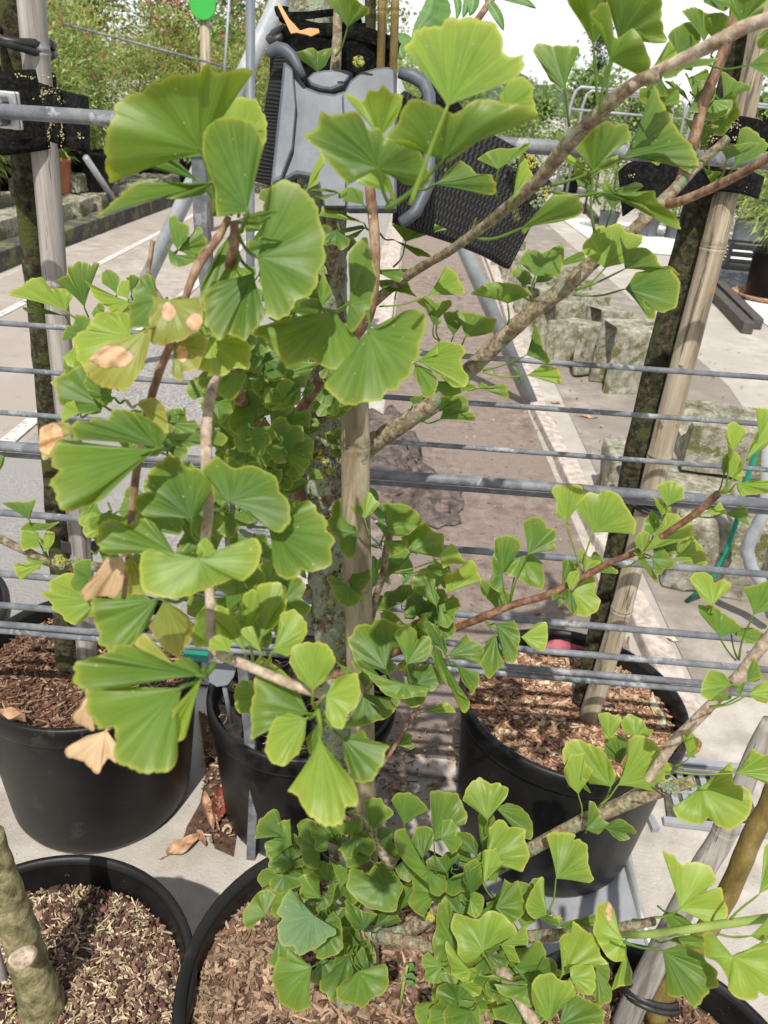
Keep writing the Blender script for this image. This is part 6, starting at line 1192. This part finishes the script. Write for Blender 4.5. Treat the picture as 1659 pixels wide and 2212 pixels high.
R2 .55 u | 592,987 690,882 740,838 832,848 869,890 832,937 740,962 652,972 602,1012 > 408,1034
12 .70 y | 602,412 478,332 453,290 490,218 550,148 642,128 692,128 742,170 832,200 842,242 802,292 732,382 > 408,555
12 .68 u | 730,417 725,312 697,200 740,282 802,273 872,283 932,330 942,372 1002,417 1032,398 1089,457 962,442 852,417 > 410,555
12 .68 d | 730,547 800,442 902,420 1032,393 1052,440 1094,512 1072,602 1062,672 982,702 930,690 925,742 878,732 855,622 820,567 > 395,585
12 .72 d | 150,462 110,402 38,370 90,308 150,288 205,310 332,252 339,340 325,402 297,464 232,442 > 135,625
12 .75 g | 90,532 50,502 -2,440 30,398 102,430 132,472 > 110,620
12 .75 g | 310,402 340,352 450,303 484,340 442,372
12 .75 d | 150,505 165,452 210,448 268,470 240,495 190,505 > 150,560
11 .72 u | 1630,642 1520,592 1398,582 1450,528 1540,503 1652,508 1742,540 1794,582 1702,602 > 1630,780
12 .75 d | 90,977 140,882 148,768 192,870 202,930 232,970 248,1039 180,1002 > -190,1075
12 .75 y | 90,1107 190,1040 240,1043 292,1060 314,1102 302,1164 220,1142 > -190,1085
12 .76 d | 50,1102 0,1050 30,1038 47,1080 20,1132
11 .80 d | 970,242 880,130 962,128 1090,150 1102,108 1132,120 1244,160 1152,172 1062,212 > 890,405
11 .82 g | 890,227 990,268 1072,290 1144,342 1042,332
11 .78 y | 1110,592 1190,482 1235,393 1292,440 1332,510 1349,574 1252,587 > 800,660
11 .80 d | 778,440 780,420 870,418 982,418 972,462 920,502 852,472
11 .82 g | 910,562 860,572 800,532 798,490 902,488 982,500 1002,552 1044,599 > 905,610
11 .82 d | 1180,742 1038,630 1102,598 1172,630 1252,618 1269,650 1222,702 > 1190,880
11 .80 g | 1150,782 1110,702 1093,623 1152,680 1199,774 > 1190,885
11 .80 g | 1280,852 1240,792 1213,708 1302,693 1344,750 1312,812 > 1275,905
11 .80 d | 1355,862 1340,772 1293,683 1402,703 1502,730 1559,745 1542,822 1442,852 > 1325,935
11 .70 y | 1040,1012 1172,970 1190,888 1252,888 1332,910 1354,960 1332,1010 1347,1070 1374,1112 1352,1184 1272,1182 1220,1102 > 980,1000
11 .71 g | 1030,1022 1018,1102 1060,1172 1090,1254 1132,1250 1184,1152 1132,1072 > 980,1000
11 .75 g | 1170,1142 1160,1182 1200,1222 1240,1244 1352,1217 1424,1182 1342,1138 1262,1180
11 .75 d | 1432,1192 1460,1148 1542,1190 1612,1158 1634,1254 1562,1217 > 1320,1180
R4 .80 d | 232,672 250,608 352,603 362,672 292,652 > 165,710
R4 .80 g | 240,707 258,653 312,653 382,678 397,714 > 165,715
R4 .82 d | 125,642 110,618 140,605 172,602 155,635
11 .50 g | 602,642 600,422 603,310 660,238 722,223 757,372 781,480 762,582 742,662 682,752 625,834 588,792 588,722 > 440,678
R3 .50 g | 1442,240 1342,248 1202,280 1110,308 1098,340 1160,372 1190,422 1230,472 1292,462 1342,452 1392,472 1442,492 1492,460 1552,455 1569,400 1542,352 1482,302 > 1505,200
11 .47 g | 725,812 800,800 872,760 962,688 1062,683 1104,770 1097,852 1062,892 1052,982 1022,1042 1002,1112 930,1152 920,1192 832,1232 812,1267 742,1272 640,1304 560,1282 438,1190 480,1110 572,1040 632,930 > 722,690
11 .66 d | 290,1172 242,1152 140,1130 18,1150 28,1210 70,1284 152,1294 232,1232 287,1192
11 .69 d | 292,1182 292,1252 232,1312 120,1334 38,1302 50,1270
11 .70 d | 292,1242 340,1118 384,1180 352,1232
11 .68 d | 172,1062 -2,900 60,918 90,1002 162,1052 122,1112 40,1062
11 .70 d | 172,1102 180,1050 302,1018 414,1028 342,1092 322,1172 242,1182
11 .56 g | 420,662 400,560 432,448 482,540 489,582 452,642
11 .53 d | 442,692 270,662 290,618 402,610 432,662
11 .90 g | 560,352 508,210 602,203 654,240 602,292
11 .80 d | 710,152 480,207 560,158 692,133 652,212 560,217
11 .75 d | 702,122 400,72 440,8 502,20 562,60 652,92
20 .80 d | 1602,202 1540,188 1450,218 1388,280 1420,322 1502,347 1572,302
20 .76 d | 1120,122 1090,2 1182,-2 1214,90 1202,172 1150,175
20 .70 d | 192,722 100,662 8,605 80,600 152,600 234,588 195,662 > 218,800
20 .70 g | 215,792 130,782 180,733 302,740 384,728 312,782 > 300,950
20 .68 y | 260,832 250,798 200,788 143,790 128,860 150,914 202,902 252,907 > 320,985
20 .68 y | 280,922 268,852 302,788 354,800 347,862 312,922 > 335,990
20 .68 y | 290,992 240,1012 190,1012 168,960 220,948 272,982
20 .67 y | 270,1002 265,1032 200,1062 140,1104 98,1052 95,1000 180,1018
20 .60 g | -12,422 -2,300 32,308 22,362
20 .56 g | 762,702 600,652 576,690 612,762 682,742
30 .38 g | 1312,402 1290,340 1232,288 1160,283 1092,332 1002,302 892,235 850,203 750,203 690,252 602,280 502,308 468,400 512,482 602,497 702,482 832,468 > 1390,320
30 .378 g | 1182,472 830,468 700,480 555,508 562,602 592,682 642,742 750,742 740,852 755,972 862,1002 962,1042 1052,1032 1117,1002 1152,912 1132,782 > 1330,350
30 .385 y | 1312,402 1252,592 1202,792 1160,834 1132,792 1113,622 > 1390,320
30 .42 b | 690,752 560,792 428,870 438,932 540,962 632,1037 662,992 702,942 752,962 765,852
30 .42 b | 572,522 540,562 478,652 478,692 560,742 612,752 602,642
30 .40 o | 1130,332 1002,302 878,200 920,128 972,150 1052,240 1114,312
31 .90 y | 1060,642 1152,620 1230,568 1299,640 1222,642 > 1040,650
31 .95 g | 920,852 960,802 960,768 1014,790 1002,832 1034,860 1002,882 > 900,860
31 .90 d | 700,512 590,702 578,740 702,722 782,702 842,682 902,622 934,560 852,540 762,538 > 760,450
31 .92 d | 580,402 508,302 640,380 640,402
31 .92 d | 700,472 650,402 690,370 742,430 742,462
31 .95 g | 392,1002 340,988 308,1040 330,1074 372,1062
"""
TILE = {}
for r_ in range(5):
    for c_ in range(3): TILE['%d%d' % (r_, c_)] = (553.0 * c_, 442.0 * r_, 1 / 3.0)
for i_ in range(8): TILE['R%d' % (i_ + 1)] = (829.5 * (i_ % 2), 553.0 * (i_ // 2), .5)
TILE['Z4'] = (409.6, 1365.0, .3086); TILE['D'] = (0.0, 0.0, 1.0)
# kind: (material, x slope, y slope, cupping).  slope = how much the blade leans away from the viewer along the picture
KIND = {'g': ('leaf', 0, -.55, .10), 'y': ('leaf_young', 0, -.5, .10), 'u': ('leaf', 0, .55, .12), 'd': ('leaf', 0, -.2, .12), 'e': ('leaf', 0, -1.15, .10), 'b': ('leaf_dry', 0, -.3, .5), 'w': ('leaf_web', 0, -.4, .08),
        's': ('leaf_yellow', 0, -.35, .16), 'o': ('leaf_yellow', 0, .2, .2), 'v': ('leaf_young', 0, .45, .1)}
def make_leaf(spec):
    head, rest = spec.split('|', 1); tl, d, kd = head.split(); ox, oy, sc = TILE[tl]; foot = None; spots = []
    if '*' in rest: rest, sp = rest.split('*'); spots = [[float(q) for q in s.split(',')] for s in sp.split()]
    if '>' in rest: rest, f = rest.split('>'); foot = [float(q) for q in f.split(',')]; foot = np.array([ox + foot[0] * sc, oy + foot[1] * sc])
    pts = [np.array([ox + float(a) * sc, oy + float(b_) * sc]) for a, b_ in (q.split(',') for q in rest.split())]
    A, E = pts[0], pts[1:]; d = float(d); mat, gx, gy, cup = KIND[kd]
    span = max(np.linalg.norm(e - A) for e in E); big = span > 60
    n = 84 if span > 90 else (60 if big else 40); nr = 12 if big else 8
    E0 = E; E = catmull(E, n)
    # keep some of the traced corners: blend toward the straight outline
    cum = np.concatenate([[0], np.cumsum([np.linalg.norm(E0[i + 1] - E0[i]) for i in range(len(E0) - 1)])]); tt = np.linspace(0, cum[-1], n); lin = np.stack([np.interp(tt, cum, [q[0] for q in E0]), np.interp(tt, cum, [q[1] for q in E0])], 1)
    E = [E[i] * .6 + lin[i] * .4 for i in range(n)]; ax = sum(E) / n - A; axn = ax / (np.linalg.norm(ax) + 1e-6)
    gx += rng.uniform(-.28, .28); gy += rng.uniform(-.22, .22); ph, ph2, ph3 = (rng.uniform(0, 6.28) for _ in range(3)); kk = rng.uniform(7, 11); var = rng.uniform(.1, .75); k = d / F_
    vs, cs = [], []
    for i, e in enumerate(E):
        u = i / (n - 1); w = e - A; L = np.linalg.norm(w) + 1e-6
        arc = u * span / 30.0
        sc_ = min(1.0, 60 / span) ** .3; cr = 1 + sc_ * (.050 * (abs(math.sin(3.3 * arc + ph + 1.6 * math.sin(.9 * arc + ph2))) - .68) + 0.032 * (abs(math.sin(7.7 * arc + ph2 + 2 * math.sin(1.9 * arc + ph))) - .6)) + rng.uniform(-.005, .005)
        axl = float(w @ axn); lat = w - axn * axl
        for j in range(nr + 1):
            r = .02 + .98 * j / nr; rr = r * (1 + (cr - 1) * r ** 3)
            q = A + axn * axl * rr + lat * (rr ** 1.18 if axl > 0 else rr)
            dx, dy = q - A
            rip = span * (.085 * math.sin(kk * u + ph) + .035 * math.sin(17 * u + ph2) + .02 * math.sin(29 * u + ph3)) * r ** 1.6 + cup * span * (r * r - .3 * r) * math.sin(math.pi * u + ph3 * .1) + .012 * span * math.sin(38 * u + ph3) * r + span * (.075 * math.sin(4.3 * u + ph2) + .035 * math.sin(13 * u + ph)) * max(0, (r - .62) / .38) ** 2
            vs.append(P(q[0], q[1], max(.2, d + k * (gx * dx + gy * dy + rip)))); bsp = 0.0
            if kd == 'b': bsp = 0.0
            for (sx, sy, srx, sry) in spots:
                t = ((q[0] - ox - sx * sc) / (srx * sc)) ** 2 + ((q[1] - oy - sy * sc) / (sry * sc)) ** 2; bsp = max(bsp, max(0.0, min(1.0, 1.25 - .75 * t)) * .75)
            cs.append((r, u * min(2.2, span / 70.0 + .5), bsp, var))
    m = nr + 1; fs = [(i * m + j, i * m + j + 1, (i + 1) * m + j + 1, (i + 1) * m + j) for i in range(n - 1) for j in range(nr)]
    b = MB(); b.add(vs, fs, cs)
    a3 = P(A[0], A[1], d); L = np.linalg.norm(ax)
    if foot is None: foot = A - axn * min(50, max(14, L * .45))
    f3 = P(foot[0], foot[1], d + .018); mid = a3.lerp(f3, .5) + Vector((rng.uniform(-.003, .003), 0, -.003)); r0 = .00062 + .0000026 * span
    # the stalk runs a little way into the blade
    tip = P(*(A + axn * L * .12), d + k * (gx * axn[0] + gy * axn[1]) * L * .12 - .0004)
    q = catmull([tuple(f3), tuple(mid), tuple(a3), tuple(tip)], 12)
    b.tube([Vector(t) for t in q], [r0 * 1.25] * 3 + [r0] * 6 + [r0 * .9, r0 * .6, r0 * .25], 6, col=(.45, .0, 0, .9))
    area = 0.5 * abs(sum((E[i][0] - A[0]) * (E[i + 1][1] - A[1]) - (E[i + 1][0] - A[0]) * (E[i][1] - A[1]) for i in range(n - 1)))
    return area, mat, b, kd
made = [make_leaf(s.strip()) for s in LEAVES.strip().split('\n') if s.strip() and not s.strip().startswith('#')]
def filler(n, cx, cy, rx, ry, d0, d1, L0, L1, kinds, skip=None):
    for i in range(n):                                  # leaves deeper in the crown that only show in the gaps
        a, q = rng.uniform(0, 6.28), math.sqrt(rng.random()); x, y = cx + rx * q * math.cos(a), cy + ry * q * math.sin(a)
        if skip and skip(x, y): continue
        L = rng.uniform(L0, L1); t = rng.uniform(0, 6.28); e = []; sp = rng.uniform(.33, .46)
        for k in range(7):
            th = t + (k - 3) * sp; rr = L * (1 if k not in (0, 6) else .88) * (rng.uniform(.62, .92) if k == 3 else 1) * rng.uniform(.9, 1.08); e.append('%.0f,%.0f' % (x + rr * math.cos(th), y + rr * math.sin(th)))
        made.append(make_leaf('D %.3f %s | %.0f,%.0f %s' % (rng.uniform(d0, d1), rng.choice(kinds), x, y, ' '.join(e))))
onbark = lambda x, y: 632 < x < 805 and y > 870
filler(75, 590, 850, 150, 300, .74, .92, 34, 60, 'gddu', onbark)
filler(55, 545, 900, 95, 170, .62, .82, 36, 62, 'gdd', onbark)
filler(26, 650, 520, 90, 130, .66, .84, 36, 60, 'gdu')
filler(36, 715, 1950, 150, 160, .96, 1.05, 40, 62, 'ggd')
filler(26, 1010, 1960, 110, 190, .90, 1.0, 40, 62, 'ggd')
filler(22, 1060, 2130, 130, 90, .80, .90, 44, 66, 'ggy')
filler(26, 880, 1330, 95, 150, .90, .99, 34, 52, 'ggd', lambda x, y: x < 812)
filler(18, 200, 800, 70, 90, .56, .70, 36, 58, 'ggy')
filler(24, 540, 1290, 90, 120, .55, .9, 36, 60, 'gdd')
filler(24, 370, 1080, 90, 190, .52, .64, 38, 64, 'ggdg')
filler(12, 480, 1180, 70, 110, .52, .62, 38, 62, 'gdg')
filler(10, 250, 1180, 80, 110, .54, .62, 38, 60, 'ggy')
filler(12, 470, 700, 90, 110, .56, .70, 36, 60, 'gdd')
filler(14, 1480, 250, 110, 110, .72, .80, 34, 52, 'ddu')
made.sort(key=lambda q: (q[3] not in 'bsow', -q[0]))
LBL = {'b': 'dried brown ginkgo leaf', 's': 'ginkgo leaf with tan dead patches', 'o': 'yellowing ginkgo leaf', 'w': 'ginkgo leaf under a web of spider silk'}
rest = MB(); midx = []
for i, (ar, mt, b, kd) in enumerate(made):
    if i < 100:
        o = b.build('leaf', MT[mt], GK)
        if kd in LBL: o['label'] = LBL[kd]
    else: rest.add(b.v, b.f, b.c); midx += [1 if mt == 'leaf_young' else 0] * len(b.f)
o = rest.build('foliage', MT['leaf'], GK); o.data.materials.append(MT['leaf_young']); o.data.polygons.foreach_set('material_index', midx); o['kind'] = 'stuff'
# ------------------------------------------------------------------ other plants among the limbs
def lance(b, pts, d, wpx, tooth=0.0, sl=0.0):
    q = catmull(pts, 18); k = d / F_; vs, cs = [], []
    for i, p in enumerate(q):
        t = i / 17; tg = q[min(17, i + 1)] - q[max(0, i - 1)]; tg /= np.linalg.norm(tg) + 1e-6; nr = np.array([-tg[1], tg[0]]); w = wpx * math.sin(math.pi * min(1, t * .96 + .03)) ** .75 * (1 + tooth * (i % 2)); m = .8 + .3 * rng.random()
        for j in range(-3, 4):
            s = j / 3; z = p + nr * w * s; vs.append(P(z[0], z[1], d + k * wpx * (.45 * abs(s) * 0.6 + sl * t * 3))); cs.append((m, m, m, .25 + .6 * abs(s) * .4 + .3 * (j > 0)))
    b.add(vs, [(i * 7 + j, i * 7 + j + 1, (i + 1) * 7 + j + 1, (i + 1) * 7 + j) for i in range(17) for j in range(6)], cs)
t = empty('overhanging_twig', tuple(P(1040, -40, 1.1))); tag(t, 'twig with long pointed toothed leaves hanging into the top centre', 'twig')
b = MB(); b.tube([P(1028, 48, 1.1), P(1046, 22, 1.1), P(1068, -10, 1.1), P(1100, -70, 1.1)], .0045, 8); b.build('stem', MT['twig'], t)
b = MB()
for pts, w in [([(936, -30), (930, 20), (906, 60), (890, 84)], 17), ([(945, -20), (944, 20), (930, 48), (910, 64)], 30), ([(968, -30), (986, -4), (990, 20), (986, 42)], 8), ([(1000, -25), (1010, 0), (1006, 20), (1000, 38)], 9), ([(1046, -10), (1060, 10), (1076, 36), (1088, 66)], 11), ([(1068, -8), (1100, -6), (1130, 2), (1158, 18)], 10), ([(1020, -30), (1024, -5), (1020, 20), (1014, 34)], 12), ([(846, 130), (856, 100), (868, 84), (898, 92)], 14), ([(870, 128), (862, 110), (856, 90), (848, 66)], 22)]:
    lance(b, pts, 1.1 + rng.uniform(-.03, .03), w, .06, rng.uniform(-.3, .3))
b.build('foliage', MF['lance'], t)
t = empty('leafy_sapling', (MP[0] + .03, MP[1], .29)); tag(t, 'sapling with narrow pointed leaves behind the lichen covered trunk', 'sapling')
b = MB(); b.tube([(MP[0] + .03, MP[1], .28), tuple(P(760, 1330, 1.4)), tuple(P(790, 1200, 1.32)), tuple(P(800, 1080, 1.25))], [.005, .004, .003, .002], 7); b.tube([tuple(P(775, 1270, 1.36)), tuple(P(830, 1230, 1.3)), tuple(P(870, 1190, 1.28))], .002, 6); b.build('stem', MT['stalk'], t)
b = MB()
for pts, w in [([(840, 1190), (860, 1200), (880, 1230), (870, 1262)], 14), ([(835, 1180), (850, 1196), (872, 1205), (886, 1196)], 9), ([(800, 1080), (808, 1095), (822, 1115), (826, 1134)], 8), ([(812, 1130), (828, 1140), (838, 1156), (842, 1180)], 8), ([(797, 1055), (806, 1062), (812, 1078), (812, 1092)], 7), ([(870, 1150), (885, 1165), (895, 1185), (900, 1200)], 7), ([(805, 1200), (812, 1222), (812, 1250), (802, 1270)], 10), ([(832, 1200), (828, 1225), (834, 1250), (845, 1262)], 10), ([(640, 1180), (625, 1200), (620, 1225), (628, 1250)], 12), ([(660, 1190), (650, 1210), (652, 1235), (662, 1250)], 10), ([(720, 910), (716, 935), (722, 960), (730, 985)], 8)]:
    lance(b, pts, 1.28 + rng.uniform(-.02, .05), w, .03, rng.uniform(-.2, .3))
b.build('foliage', MF['lance'], t)
t = empty('weed_shoot', tuple(G(862, 2170, .365))); tag(t, 'small green weed shoot standing in the chips of the centre pot', 'weed')
b = MB(); b.tube([G(860, 2190, .365), P(868, 2150, 1.08), P(874, 2110, 1.05)], [.0022, .002, .0016], 7); b.tube([G(862, 2160, .365), P(872, 2120, 1.07), P(880, 2086, 1.04)], [.0025, .0022, .0018], 7); b.build('stem', MT['shoot'], t)
b = MB()
for pts in ([(876, 2112), (886, 2106), (894, 2112), (898, 2118)], [(880, 2090), (888, 2084), (890, 2092), (884, 2098)], [(874, 2116), (880, 2122), (890, 2124), (896, 2132)]): lance(b, pts, 1.05, 5)
b.build('foliage', MF['lance'], t)
